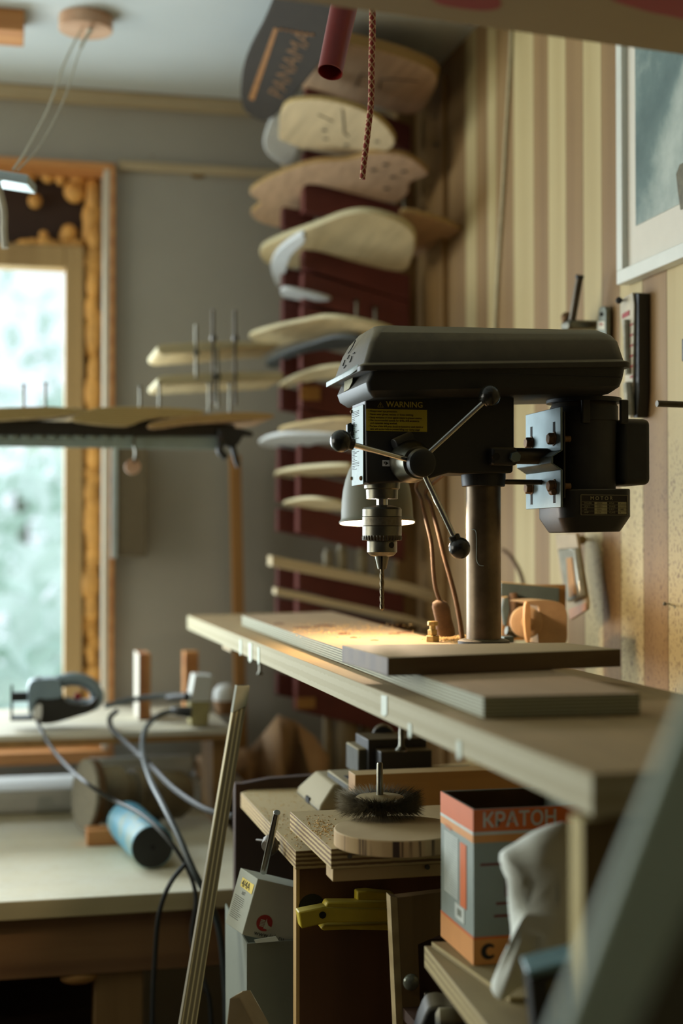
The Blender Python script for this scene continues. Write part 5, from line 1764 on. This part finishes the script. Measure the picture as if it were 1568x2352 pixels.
# printed carton, tilted
corner = onY(556, 2147, YC0 + .005)           # lower near corner
ct = onY(592, 2018, YC0 + .005)
upv = (ct - corner)
Hc = upv.length
upv.normalize()
rv = onY(650, 2170, YC0 + .005) - corner      # along the lower edge to the right
rv = (rv - upv * rv.dot(upv)).normalized()
bv = upv.cross(rv)
if bv.y < 0:
    bv = -bv
lf = onX(519, 2132, corner.x - .01)
Wc, Dc = .115, .075
cen = corner + upv * Hc / 2 + rv * Wc / 2 + bv * Dc / 2
pc_ = thing('printed_carton', corner + rv * .05, 'tilted white carton with round red emblem, yellow tag and web address', 'box')
# the left face is turned towards us
lv = (onPlane(519, 2130, corner + Vector((0, .03, 0)), Vector((.35, -1, 0))) - corner)
lv = (lv - upv * lv.dot(upv))
lv.normalize()
lv = (lv * 1.0 + bv * 1.1).normalized()
q0 = corner
q1 = corner + rv * Wc
q2 = q1 + bv * Dc
q3 = corner + lv * .052
q2 = q1 + lv * .052
base = [q0, q1, q2, q3]
MB().prism(base, upv * Hc).build('carton_body', M['cardw'], pc_, bevel=.0008)
nf = rv.cross(upv)
if nf.dot(CAM - corner) < 0:
    nf = -nf
of = nf * .0005
ce = onPlane(607, 2120, corner, nf) + of
R1 = 18.5 * 1.98 / FPX
# round emblem: red disc with a cut-out hand-like figure and a broken rim at lower right
mb = MB()
N = 40
pts = [ce]
a0, a1 = math.radians(-18), math.radians(302)
arc = [ce + (rv * math.cos(a0 + (a1 - a0) * i / N) + upv * math.sin(a0 + (a1 - a0) * i / N)) * R1 for i in range(N + 1)]
mb.add([ce + of * .2] + arc, [(0, i + 1, i + 2) for i in range(N)])
em = mb.build('round_emblem', M['logo'], pc_)
tag(em, 'round red printed emblem')
mb = MB()
for i in range(5):
    z_ = -.45 + i * .2
    mb.obox(ce + of * 1.5 + rv * (-.28 * R1) + upv * z_ * R1 * .9, rv * R1 * .27, upv * R1 * .055, nf * .0002)
mb.add([ce + of * 1.7 + rv * (x_ * R1) + upv * (y_ * R1) for x_, y_ in ((.02, -.45), (.05, .2), (.14, .62), (.24, .25), (.45, -.05), (.6, -.25), (.98, -.3), (.7, -.62), (.3, -.66), (0, -.62))], [tuple(range(10))])
mb.build('emblem_figure', M['cardw'], em)
wp = onPlane(582, 2146, corner, nf) + of
text('lettering', 'www.iek.ru', .0092, wp, rv, upv, M['crack'], pc_, lift=.0006 if rv.cross(upv).dot(nf) > 0 else -.0006, sx=1.0)
# left face print
nl_ = lv.cross(upv)
if nl_.dot(CAM - corner) < 0:
    nl_ = -nl_


def lfp(u_, v_):
    """u from the far edge (0) to the near edge (1), v upward"""
    return corner + lv * .052 * (1 - u_) + upv * Hc * v_ + nl_ * .0005


M['tagy'] = plain('yellow_tag', (226, 196, 30), .5, bmp=0)
MB().add([lfp(.25, .72), lfp(.92, .70), lfp(.92, .87), lfp(.25, .88)], [(0, 1, 2, 3)]).build('yellow_tag', M['tagy'], pc_)
yd = -lv
text('lettering', '4/4A', .0135, lfp(.30, .735) + nl_ * .0004, yd, upv, M['crack'], pc_, lift=.0, sx=.9)
text('lettering', 'шт', .008, lfp(.42, .61), yd, upv, M['pencil'], pc_, lift=0)
mb = MB()
for i in range(12):
    v_ = .54 - i * .034
    mb.add([lfp(.12, v_), lfp(.12 + .62 * rnd.uniform(.5, 1), v_), lfp(.6, v_ + .008), lfp(.12, v_ + .008)], [(0, 1, 2, 3)])
mb.build('fine_print', M['pencil'], pc_)

# wedge of raw board bottom middle
zz_ = .80
wg = MB().prism([P(520, 4120, 1.70), P(519, 2360, 1.70), P(527, 2292, 1.70), P(549, 2289, 1.72), P(585, 2352, 1.72), P(640, 2460, 1.72), P(660, 4090, 1.72)], FW * .028 + Vector((.012, 0, -.002)))
tag(wg.build('raw_plank', M['deck2'], bevel=.0015), 'pointed end of a raw plank in front of the open carton', 'plank')
# long body of that plank down to the floor
# yellow spring clamps on the front panel
yc_ = thing('yellow_clamp', onY(780, 2100, F0.y - .03), 'yellow plastic clamp stuck to the dark front panel of the stand', 'clamp')
YQ = F0.y - .045
MB().prism(ypoly([(685, 2095), (746, 2083), (752, 2086), (900, 2088), (900, 2118), (752, 2120), (692, 2134)], YQ), (0, .022, 0)).build('upper_arm', M['yellowp'], yc_, bevel=.002)
MB().prism(ypoly([(746, 2085), (752, 2072), (822, 2072), (905, 2072), (905, 2090), (748, 2094)], YQ + .006), (0, .022, 0)).build('top_rib', M['yellowp'], yc_, bevel=.002)
MB().prism(ypoly([(736, 2134), (744, 2126), (905, 2122), (905, 2138), (800, 2136), (744, 2138)], YQ + .014), (0, .02, 0)).build('lower_arm', M['yellowp'], yc_, bevel=.002)
MB().prism(ypoly([(820, 2074), (820, 2048), (845, 2046), (905, 2052), (905, 2074)], YQ + .018), (0, .018, 0)).build('pad', M['yellowp'], yc_, bevel=.002)
p = onY(741, 2102, YQ - .001)
MB().cyl(p, p + Vector((0, .003, 0)), .0045, seg=14).build('pivot', M['crack'], yc_)
# pale board standing right of the clamps, with glass knob
YW_ = F0.y - .14
M['grayboard'] = wood('greyish_board', (136, 110, 68), (110, 86, 50), 'Z', 9)
gb = MB().prism(ypoly([(912, 2062), (1040, 2046), (1040, 2135), (960, 2170), (968, 2400), (1049, 4120), (1009, 4120), (928, 2400)], YW_), (0, .018, 0))
gbo = gb.build('notched_board', M['grayboard'], bevel=.0008)
tag(gbo, 'upright notched board with a bright left edge beside the orange carton', 'board')
MB().prism(ypoly([(896, 2058), (912, 2062), (928, 2400), (1009, 4120), (993, 4120), (912, 2400)], YW_ - .0005), (0, .019, 0)).build('pale_edge', M['bench'], gbo)
kn = onY(944, 2256, YW_ - .012)
M['glassk'] = plain('glossy_grey_knob', (120, 124, 110), .12, .3, var=.1, bmp=0)
MB().ball((kn.x, kn.y, kn.z), 20 * 1.65 / FPX, 24, (1, .7, 1)).cyl(kn, kn + Vector((0, .012, 0)), .004, seg=12).build('round_knob', M['glassk'], gbo)
p = onY(980, 2283, YW_ + .10)
o = MB().box(*ybox(960, 1100, 2150, 4080, YW_ + .02, .012)).build('dark_board', M['brownb'])
tag(o, 'dark board behind the notched board under the orange carton', 'board')
MB().ball(onY(980, 2284, YW_ + .02), .005, 12).build('screw_head', M['rod'], o)
# dark lump low right: router / hand tool
MB().box((.47, 1.42, .922), (.90, YW_ - .002, .936)).build('low_shelf', M['brownb'], stand)
ht = thing('hand_tool', P(1015, 2370, 1.6), 'dark dusty hand tool at the bottom beneath the diagonal shelf board', 'tool')
MB().prism([P(x, y, 1.55) for x, y in smooth([(975, 2330), (1000, 2312), (1030, 2314), (1060, 2306), (1080, 2330), (1100, 2420), (960, 2420)], 3)], FW * .05).build('tool_body', M['cast'], ht, bevel=.004)
MB().lathe(P(1000, 2345, 1.54), RT, [(0, .008), (.004, .014), (.02, .015), (.03, .009)], 20).build('tool_collar', M['dcast'], ht)

# ------------------------------------------------------------------ lower shelf with the orange and grey carton and white foam
ZK = 1.05
shb = zpoly([(974, 2172), (1110, 2345), (1340, 2620), (1600, 2620), (1420, 2172)], ZK)
M['dshelf'] = plywood('dusty_shelf_board', (140, 120, 78), (172, 154, 102), (138, 120, 76), .004, dust=(150, 134, 92), amount=.4)
sk_ = MB().prism(shb, (0, 0, -.024)).build('diagonal_shelf', M['dshelf'], bevel=.001)
tag(sk_, 'dusty thick shelf board under the bench that carries the orange and grey carton', 'shelf board')
sk2 = MB().prism(zpoly([(991, 2163), (1170, 2290), (1290, 2290), (1300, 2163)], ZK + .006), (0, 0, -.0056)).build('thin_board', M['dshelf'])
tag(sk2, 'thin board lying between the shelf board and the orange and grey carton', 'board')
zc0_ = ZK + .0065
kc = onZ(1083, 2218, zc0_)
kt = onY(1087, 1860, kc.y)
kl = onZ(1003, 2168, zc0_)
kH = kt.z - zc0_
kx, ky = kt.x, kc.y
kD = .115
kW = onY(1300, 1860, ky).x - kx + .02
kb_ = thing('orange_carton', (kx + kW / 2, ky + kD / 2, zc0_), 'open grey and orange carton with white Cyrillic lettering standing on the lower shelf', 'box')
M['kgrey'] = plain('grey_carton_print', (140, 150, 140), .6, var=.05)
M['kor'] = plain('orange_carton_print', (214, 104, 30), .55, var=.05)
M['kor2'] = plain('light_orange_carton_print', (216, 146, 70), .55, var=.05)
M['kin'] = plain('brown_card_inside', (96, 68, 40), .8)
M['kwh'] = plain('white_carton_print', (200, 206, 196), .6, bmp=0)
t_ = .0022
x0_, x1_, y0_, y1_ = kx, kx + kW, ky, ky + kD
z0_, z1_ = zc0_, zc0_ + kH
mb = MB().box((x0_, y0_, z0_), (x1_, y0_ + t_, z1_)).box((x0_, y1_ - t_, z0_), (x1_, y1_, z1_)).box((x0_, y0_ + t_, z0_), (x0_ + t_, y1_ - t_, z1_)).box((x1_ - t_, y0_ + t_, z0_), (x1_, y1_ - t_, z1_)).box((x0_, y0_, z0_), (x1_, y1_, z0_ + t_))
mb.build('carton_body', M['kgrey'], kb_)
mb = MB().box((x0_ + t_, y0_ + t_, z0_ + t_), (x1_ - t_, y0_ + t_ * 1.3, z1_ - .001)).box((x0_ + t_, y1_ - t_ * 1.3, z0_ + t_), (x1_ - t_, y1_ - t_, z1_ - .001)).box((x0_ + t_, y0_ + t_, z0_ + t_), (x0_ + t_ * 1.3, y1_ - t_, z1_ - .001))
mb.build('inside_lining', M['kin'], kb_)


def band(v0, v1, mat, nm, lift=.0004):
    MB().box((x0_ - lift, y0_ - lift, z0_ + kH * v0), (x1_ + lift, y0_, z0_ + kH * v1)).box((x0_ - lift, y0_ - lift, z0_ + kH * v0), (x0_, y1_ + lift, z0_ + kH * v1)).build(nm, mat, kb_)


band(.855, 1.0, M['kor'], 'orange_band')
band(.835, .855, M['kwh'], 'white_line', .0005)
band(.785, .835, M['kor2'], 'light_orange_band')
band(0, .165, M['kor2'], 'lower_orange_band')
band(.165, .18, M['kor'], 'lower_orange_line', .0005)
text('lettering', 'КРАТОН', .0215, (x0_ + .009, y0_ - .0006, z0_ + kH * .885), (1, 0, 0), (0, 0, 1), M['kwh'], kb_, bold=.0003, sx=.95)
# side face: text block, orange bar, small square
xs_ = x0_ - .0006


def sidebox(u0, v0, u1, v1, mat, nm, lift=.0002):
    """u from far edge to near edge"""
    return MB().box((xs_ - lift, y1_ - kD * u1, z0_ + kH * v0), (xs_ + .0004, y1_ - kD * u0, z0_ + kH * v1)).build(nm, mat, kb_)


sidebox(.62, .32, .80, .74, M['kor'], 'side_bar')
mb = MB()
for i in range(26):
    v_ = .34 + i * .0160
    mb.box((xs_ - .0002, y1_ - kD * (.56), z0_ + kH * v_), (xs_ + .0004, y1_ - kD * .12, z0_ + kH * (v_ + .010)))
mb.build('side_text', M['kwh'], kb_)
text('lettering', 'ГВОЗДИ', .006, (xs_ - .0003, y1_ - kD * .15, z0_ + kH * .775), (0, -1, 0), (0, 0, 1), M['kor'], kb_, lift=.0002)
sidebox(.46, .215, .74, .315, M['kwh'], 'side_patch')
sidebox(.54, .245, .66, .29, M['cardg'], 'side_mark', .0005)
# front face: red lines and circle
yf2 = y0_ - .0006
M['redline'] = plain('dull_red_print', (110, 52, 42), .6, bmp=0)
for v_, u0, u1 in ((.635, .06, .30), (.38, .20, .36), (.30, .18, .40)):
    MB().box((x0_ + kW * u0, yf2, z0_ + kH * v_), (x0_ + kW * u1, y0_, z0_ + kH * (v_ + .016))).build('print_line', M['redline'], kb_)
MB().box((x0_ + kW * .28, yf2, z0_ + kH * .43), (x0_ + kW * .42, y0_, z0_ + kH * .55)).build('print_square', M['redline'], kb_)
cc_ = Vector((x0_ + kW * .13, yf2, z0_ + kH * .085))
mb = MB()
N = 24
outer_ = [cc_ + Vector((math.cos(a_) * .0085, -.0001, math.sin(a_) * .0085)) for a_ in [math.radians(40 + 280 * i / N) for i in range(N + 1)]]
inner_ = [cc_ + Vector((math.cos(a_) * .0045 + .002, -.0001, math.sin(a_) * .0045)) for a_ in [math.radians(40 + 280 * i / N) for i in range(N + 1)]]
mb.add(outer_ + inner_, [(i, i + 1, N + 2 + i, N + 1 + i) for i in range(N)])
mb.build('print_circle', M['lblk'], kb_)
MB().box((x0_ + kW * .28, yf2, z0_ + kH * .09), (x0_ + kW * .31, y0_, z0_ + kH * .115)).build('print_square', M['lblk'], kb_)
# white foam wrapping bag in front of the carton
fb = [(1150, 1962), (1180, 1932), (1240, 1904), (1310, 1896), (1340, 1990), (1345, 2130), (1340, 2240), (1290, 2262), (1235, 2262), (1190, 2275), (1150, 2296), (1130, 2272), (1148, 2215), (1174, 2150), (1168, 2060), (1155, 2005)]
fq = smooth(fb, 3)
cF = Vector((1235, 2050, 0))
rings = []
for dd, sc2 in ((1.315, .45), (1.32, .72), (1.33, .93), (1.35, 1.0), (1.375, .96), (1.39, .5)):
    rings.append([P(cF.x + (x - cF.x) * sc2 + 4 * math.sin(i * .9 + dd * 60), cF.y + (y - cF.y) * sc2 + 3 * math.cos(i * .7 + dd * 40), dd + .003 * math.sin(i * .8)) for i, (x, y) in enumerate(fq)])
fo = MB().loft(rings).build('white_bag', plain('white_foam_wrap', (222, 226, 214), .7, var=.04, scale=10), angle=80)
tag(fo, 'crumpled translucent white foam wrapping standing in front of the orange carton', 'wrapping')
# dark box with blue-grey top edge, bottom right
db = thing('tool_case', P(1260, 2380, 1.12), 'black case with blue-grey rim standing at the bottom beside the bench end panel', 'case')
MB().prism([P(x, y, 1.12) for x, y in ((1214, 2246), (1330, 2216), (1330, 2552), (1246, 2552))], FW * .04).build('case_body', M['jblk'], db, bevel=.002)
MB().prism([P(x, y, 1.115) for x, y in ((1208, 2232), (1335, 2200), (1335, 2220), (1212, 2250))], FW * .04).build('case_rim', plain('blue_grey_rim', (96, 126, 128), .4), db, bevel=.002)
MB().prism([P(x, y, 1.1195) for x, y in ((1258, 2256), (1292, 2246), (1296, 2336), (1268, 2346))], FW * .002).build('olive_label', plain('olive_label', (104, 94, 44), .6), db)
# ------------------------------------------------------------------ on the plank wall
XW = XR
fr = thing('picture_frame', onX(1500, 350, XW), 'white framed cloudy mountain picture hanging on the plank wall at the upper right', 'picture')
ft = .022
xf = XW - ft
def fp(x, y, X=None):
    return onX(x, y, xf if X is None else X)
bl_ = fp(1415, 655)
yL = bl_.y
zB_ = bl_.z
zT_ = zB_ + .62
yN_ = yL - .50
b_ = .022
M['fwhite'] = plain('white_frame_paint', (214, 216, 206), .45, var=.03, bmp=0)
M['mat'] = plain('passepartout', (214, 208, 194), .8, var=.02, bmp=0)
mb = MB()
mb.box((xf, yN_, zB_), (XW - .001, yL, zB_ + b_)).box((xf, yN_, zT_ - b_), (XW - .001, yL, zT_)).box((xf, yL - b_, zB_ + b_), (XW - .001, yL, zT_ - b_)).box((xf, yN_, zB_ + b_), (XW - .001, yN_ + b_, zT_ - b_))
mb.build('frame', M['fwhite'], fr, bevel=.0015)
MB().box((XW - .012, yN_ + b_, zB_ + b_), (XW - .004, yL - b_, zT_ - b_)).build('mat', M['mat'], fr)
m, nt, b = newmat('cloud_print')
v = coords(nt, (1, 1, 1))
n1 = noise(nt, v, 9, 8, .62)
n2 = noise(nt, v, 3.2, 3, .5)
f = math_(nt, 'ADD', math_(nt, 'MULTIPLY', n1, .6), math_(nt, 'MULTIPLY', n2, .5))
nt.links.new(ramp(nt, f, [(.40, lin((92, 112, 112))), (.52, lin((110, 130, 128))), (.60, lin((150, 164, 158))), (.72, lin((184, 194, 186)))]), b.inputs['Base Color'])
b.inputs['Roughness'].default_value = .3
mg = .052
prt = MB().box((XW - .0135, yN_ + b_ + mg, zB_ + b_ + mg + .01), (XW - .0118, yL - b_ - mg * .62, zT_ - b_ - mg)).build('print', m, fr)
M['fig'] = plain('brown_rock_print', (96, 90, 66), .6, var=.3, scale=90)
fx_ = XW - .0137
pts = [onX(x, y, fx_) for x, y in ((1562, 482), (1556, 440), (1552, 400), (1560, 378), (1572, 372), (1600, 380), (1600, 470))]
MB().prism(pts, (.0008, 0, 0)).build('printed_rock', M['fig'], prt)
# cable down the wall
M['wcab'] = plain('cream_cable', (196, 186, 150), .5, bmp=0)
pts = [onX(x, y, XW - .004) for x, y in ((1176, 20), (1173, 100), (1168, 200), (1162, 300), (1158, 380), (1152, 480), (1146, 580), (1140, 680), (1137, 760), (1136, 900), (1136, 1400))]
tag(MB().tube(pts, .0035, 8).build('wall_cable', M['wcab']), 'thin cream cable running down the striped planks left of the picture', 'cable')
# small adjustable clamp on the wall behind the press
ck = thing('small_clamp', onX(1315, 740, XW), 'black sliding clamp bar hung on the planks behind the press lid', 'clamp')
MB().tube([onX(1331, 634, XW - .045), onX(1312, 745, XW - .045)], .0062, 12, False).build('bar', M['rod'], ck)
MB().cyl(onX(1331, 632, XW - .045), onX(1330, 640, XW - .045), .0072, seg=14).build('bar_cap', M['jblk'], ck)
mb = MB().box((XW - .055, onX(1296, 745, XW - .05).y - .03, onX(1300, 760, XW - .05).z), (XW - .001, onX(1296, 745, XW - .05).y + .006, onX(1300, 738, XW - .05).z))
mb.build('jaw', M['steel'], ck, bevel=.004)
MB().ball(onX(1301, 730, XW - .045), .010, 16).build('knob', M['rust'], ck)
# hanging file with label, and the blade pack with screw
M['blade'] = plain('grey_file_steel', (120, 124, 112), .5, .4, var=.2)
M['lt'] = plain('pack_label', (200, 196, 176), .6, bmp=0)
fl_ = thing('hanging_file', onX(1385, 760, XW), 'narrow grey blade with a hole hanging on the planks behind the press lid', 'blade')
MB().prism([onX(x, y, XW - .014) for x, y in ((1374, 712), (1378, 704), (1388, 704), (1391, 712), (1391, 800), (1371, 800))], (.008, 0, 0)).build('blade', M['blade'], fl_, bevel=.001)
MB().prism([onX(x, y, XW - .0145) for x, y in ((1372, 738), (1388, 738), (1388, 757), (1371, 757))], (.001, 0, 0)).build('label', M['lt'], fl_)
MB().prism([onX(x, y, XW - .0147) for x, y in ((1376, 743), (1384, 743), (1384, 747), (1376, 747))], (.001, 0, 0)).build('red_mark', M['logo'], fl_)
MB().cyl(onX(1381, 722, XW - .016), onX(1381, 722, XW - .004), .0032, seg=12).build('hole', M['crack'], fl_)
bp = thing('blade_pack', onX(1440, 820, XW), 'long packet of saw blades hung on a screw on the planks right of the press', 'packet')
MB().prism([onX(x, y, XW - .020) for x, y in ((1456, 672), (1466, 674), (1466, 900), (1462, 960), (1452, 960), (1448, 900))], (.018, 0, 0)).build('dark_backing', M['jblk'], bp, bevel=.001)
M['card'] = plain('striped_card', (186, 176, 152), .6, bmp=0)
MB().prism([onX(x, y, XW - .024) for x, y in ((1424, 690), (1452, 672), (1455, 700), (1452, 900), (1447, 960), (1436, 958), (1434, 800), (1424, 720))], (.003, 0, 0)).build('card', M['card'], bp)
MB().prism([onX(x, y, XW - .025) for x, y in ((1428, 722), (1444, 712), (1444, 724), (1428, 732))], (.001, 0, 0)).build('red_print', M['logo'], bp)
mb = MB()
for i in range(6):
    y_ = 745 + i * 24
    mb.prism([onX(x, y, XW - .0252) for x, y in ((1446, y_), (1452, y_ - 3), (1452, y_ + 1), (1446, y_ + 4))], (.001, 0, 0))
mb.build('red_stripes', M['logo'], bp)
M['shiny'] = plain('clear_plastic', (160, 160, 146), .15, .25, var=.2, bmp=.3, scale=40)
mb = MB().tube([onX(1437, 735, XW - .028), onX(1438, 800, XW - .028), onX(1441, 860, XW - .028)], .005, 8)
mb.tube([onX(1441, 880, XW - .028), onX(1444, 920, XW - .028), onX(1445, 955, XW - .028)], .008, 8)
mb.build('clear_sleeve', M['shiny'], bp)
screw('wall_screw', onX(1440, 691, XW), onX(1421, 690, XW - .035), 'black screw holding the blade packet on the wall', mat=M['jblk'], r=.002, hr=.0055)
screw('wall_nail', onX(1536, 1387, XW), onX(1526, 1387, XW - .016), 'tiny nail sticking out of the planks at the right edge', 'nail', mat=M['steel'], r=.0012, hr=.003)
# small black bar sticking out of the wall at the right edge
hkx = .80
tag(MB().tube([P(1508, 927, 1.95), P(1560, 929, 1.96), P(1610, 931, 1.97), onX(1660, 936, XW - .001)], 7.5 * 1.95 / FPX, 12, True).build('bent_hook', M['rod']), 'black bent rod reaching in from the right edge beside the motor', 'hook')
tag(MB().box((XW - .02, onX(1600, 800, XW).y, onX(1575, 828, XW - .02).z), (XW - .0005, onX(1564, 800, XW - .02).y, onX(1575, 775, XW - .02).z)).build('black_bracket', M['jblk'], bevel=.002), 'small black bracket cut off by the right edge of the picture', 'bracket')
# blister pack hanging under the motor
bs = thing('blister_pack', onX(1310, 1320, XW), 'dusty clear blister pack leaning on the planks below the motor', 'packet')
pn = [(1274, 1225), (1322, 1225), (1332, 1290), (1347, 1382), (1346, 1400), (1308, 1424), (1300, 1400), (1284, 1310)]
XB_ = XW - .05
MB().prism([onX(x, y, XB_) for x, y in pn], (.006, 0, 0)).build('backing_card', plain('dusty_card', (168, 148, 112), .6, var=.12, scale=30), bs, bevel=.001)
MB().prism([onX(x, y, XB_ - .012) for x, y in ((1278, 1260), (1318, 1258), (1332, 1370), (1300, 1384))], (.012, 0, 0)).build('clear_bubble', M['shiny'], bs, bevel=.004, seg=3)
MB().prism([onX(x, y, XB_ - .0135) for x, y in ((1300, 1282), (1312, 1280), (1322, 1366), (1306, 1372))], (.002, 0, 0)).build('blade_inside', M['rawpatch'], bs)
MB().prism([onX(x, y, XB_ - .001) for x, y in ((1305, 1400), (1345, 1384), (1346, 1400), (1308, 1424))], (.001, 0, 0)).build('pink_strip', plain('pinkish_strip', (190, 140, 104), .6), bs)
screw('wall_screw', onX(1338, 1238, XW), onX(1336, 1240, XW - .02), 'pale screw in the planks at the top of the blister pack', mat=M['brass'], r=.003, hr=.008)
# tool magnet with pliers, tape holder
YM = 2.16
mg_ = thing('magnet_bar', onY(1222, 1358, YM), 'dusty blue-grey magnetic tool bar behind the column', 'tool holder')
M['mbar'] = plain('blue_grey_bar', (84, 98, 96), .5, var=.15, scale=30, dust=(190, 156, 100), thr=.2, amount=1.0)
MB().prism(ypoly([(1150, 1336), (1285, 1348), (1285, 1384), (1150, 1368)], YM), (0, .03, 0)).build('bar', M['mbar'], mg_, bevel=.002)
a, b_2 = onY(1154, 1475, YM + .03), onY(1300, 1475, YM + .03)
MB().box((a.x, YM + .031, ZB + .0), (b_2.x, YM + .045, onY(1200, 1345, YM).z)).build('upright_board', M['rawpatch'], mg_)
pl = thing('pliers', onY(1178, 1420, YM - .01), 'old pliers with grey jaws hanging under the magnetic bar behind the column', 'pliers')
MB().prism(ypoly([(1156, 1372), (1168, 1368), (1172, 1400), (1164, 1440), (1158, 1436), (1152, 1400)], YM - .012), (0, .010, 0)).build('jaw', M['mbar'], pl, bevel=.002)
MB().tube([onY(1178, 1362, YM - .008), onY(1180, 1400, YM - .008), onY(1176, 1465, YM - .008)], .0065, 10).build('handle', M['dustcable'], pl)
tag(MB().tube([onY(1162, 1448, YM - .02), onY(1200, 1455, YM - .02), onY(1240, 1462, YM - .02)], .007, 10).build('steel_rod', M['steel']), 'short steel rod lying behind the column below the pliers', 'rod')
tag(MB().box(*ybox(1157, 1180, 1462, 1476, 1.96, .02)).build('square_nut', M['zinc'], bevel=.001), 'small bright square nut just right of the column foot', 'nut')
YW2 = 2.06
hd_ = thing('tape_dispenser', onY(1250, 1465, YW2), 'sawdust-covered rounded wooden block with a reel, right of the column', 'dispenser')
M['sdw'] = plain('sawdusty_wood', (186, 152, 112), .8, var=.12, scale=40, dust=(190, 158, 112), thr=.1, amount=1.0)
MB().prism(ypoly(smooth([(1236, 1478), (1238, 1400), (1222, 1388), (1200, 1382), (1250, 1378), (1285, 1384), (1300, 1400), (1302, 1440), (1299, 1478), (1270, 1480)], 3), YW2), (0, .06, 0)).build('block_body', M['sdw'], hd_, bevel=.004, seg=3)
c_ = onY(1206, 1428, YW2 + .01)
MB().lathe(c_, (-.25, -1, 0), [(0, .020), (.004, .0245), (.016, .0245), (.018, .019)], 36).lathe(c_ + Vector((-.004, -.018, 0)), (-.25, -1, 0), [(0, .009), (.003, .009)], 20).build('reel', M['sdw'], hd_, bevel=.001)
rr_ = smooth([(1206, 1388), (1212, 1382), (1218, 1392), (1219, 1430), (1218, 1470), (1210, 1474), (1204, 1430)], 3)
MB().prism(ypoly(rr_, YW2 - .022), (0, .008, 0)).build('curved_lever', plain('peach_wood_lever', (220, 168, 112), .6), hd_, bevel=.002)
tag(MB().tube([onX(1152, 1262, XW - .004), onX(1172, 1280, XW - .004), onX(1190, 1310, XW - .004), onX(1200, 1340, XW - .004)], .003, 8).build('thin_wire', M['dustcable']), 'thin dark wire curving on the planks right of the column', 'wire')

# ------------------------------------------------------------------ close to the camera
# overhead board with red paint, tube and cord hanging from it
ZO = 1.98
far_l, far_r = onZ(600, -30, ZO), onZ(1600, 132, ZO)
fl2, fr2 = onZ(600, -8, ZO), onZ(1640, 136, ZO)
M['ovh'] = plain('overhead_board', (156, 130, 82), .75, var=.08, scale=4)
nr, nl2 = fr2 - Vector((.02, .42, 0)), fl2 - Vector((.02, .42, 0))
ov = MB().prism([fl2, fr2, nr, nl2], (0, 0, .022)).build('overhead_shelf', M['ovh'], bevel=.001)
tag(ov, 'wide unpainted shelf board overhead, crossing the top right of the picture', 'shelf')
M['redp'] = plain('red_paint', (150, 48, 36), .6, var=.08)
for pts in ([(985, -30), (1000, 6), (1060, 20), (1120, 24), (1150, 12), (1120, -30)], [(1400, -40), (1400, -4), (1450, 16), (1530, 36), (1640, 48), (1640, -40)]):
    q = [onZ(x, y, ZO - .0002) for x, y in smooth(pts, 3)]
    MB().prism(q, (0, 0, .0003)).build('red_paint_patch', M['redp'], ov)
tb_ = thing('red_tube', P(775, 100, 1.74), 'translucent red plastic tube with a slot hanging in front of the deck rack', 'tube')
M['redt'] = plain('red_plastic_tube', (140, 40, 32), .35, var=.06, bmp=0)
t0_, t1_ = P(797, -20, 1.74), P(758, 166, 1.70)
axx = (t1_ - t0_)
LL = axx.length
uu = 1.72 / FPX
MB().tube([t0_ + (t1_ - t0_) * .05, P(806, -300, 1.78), P(812, -780, 1.80)], .0035, 8).build('hanging_string', M['dustcable'], tb_)
MB().lathe(t0_, axx, [(0, 32 * uu), (LL, 29 * uu), (LL, 27 * uu), (LL - .05, 27 * uu)], 32, cap=False).build('tube_wall', M['redt'], tb_)
sl0 = t0_.lerp(t1_, .74) - FW * .0155
d_ = axx.normalized()
sl0 = P(767, 130, (sl0 - CAM).dot(FW))
mb = MB().obox(sl0, d_ * .010, RT * .0028, FW * .001)
mb.build('slot', M['fwhite'], tb_)
m, nt, b = newmat('red_white_cord')
tc = nd(nt, 'ShaderNodeTexCoord')
sp = nd(nt, 'ShaderNodeSeparateXYZ')
nt.links.new(tc.outputs['Object'], sp.inputs[0])
f1 = math_(nt, 'FRACT', math_(nt, 'ADD', math_(nt, 'MULTIPLY', sp.outputs[2], 95.0), math_(nt, 'MULTIPLY', sp.outputs[0], 130.0)))
f2 = math_(nt, 'FRACT', math_(nt, 'SUBTRACT', math_(nt, 'MULTIPLY', sp.outputs[2], 95.0), math_(nt, 'MULTIPLY', sp.outputs[0], 130.0)))
k1 = math_(nt, 'GREATER_THAN', f1, .72)
k2 = math_(nt, 'GREATER_THAN', f2, .80)
nt.links.new(mixc(nt, math_(nt, 'MAXIMUM', k1, k2), lin((142, 50, 38)), lin((196, 160, 120))), b.inputs['Base Color'])
b.inputs['Roughness'].default_value = .8
uu = 1.76 / FPX
cp_ = [P(x, y, 1.76) for x, y in ((858, -800), (856, -300), (855, 10), (855, 80), (853, 150), (852, 230), (846, 290), (840, 340), (835, 380), (832, 412))]
tag(MB().tube(cp_, lambda t: (8 - 1.5 * t) * uu, 14).build('braided_cord', m), 'red and white braided cord hanging down beside the red tube', 'cord')
# leaning panel, very close, lower right
lp = thing('leaning_panel', P(1450, 2300, .60), 'blurred grey-green panel leaning close to the camera at the lower right', 'panel')
M['lpe'] = plain('pale_green_edge', (176, 190, 166), .6, var=.05)
M['lpf'] = plain('dark_grey_panel', (74, 74, 60), .6, var=.05)
q = [P(1590, 1610, .62), P(1690, 1800, .62), P(1260, 2440, .52), P(1085, 2440, .52)]
MB().prism([P(1600, 1560, .62), P(1800, 1640, .62), P(1425, 2440, .52), P(1255, 2440, .52)], FW * .012).build('panel_edge', M['lpe'], lp, bevel=.002)
MB().prism([P(1801, 1640, .622), P(2100, 1640, .66), P(2100, 2440, .60), P(1426, 2440, .523)], FW * .012).build('panel_face', M['lpf'], lp)
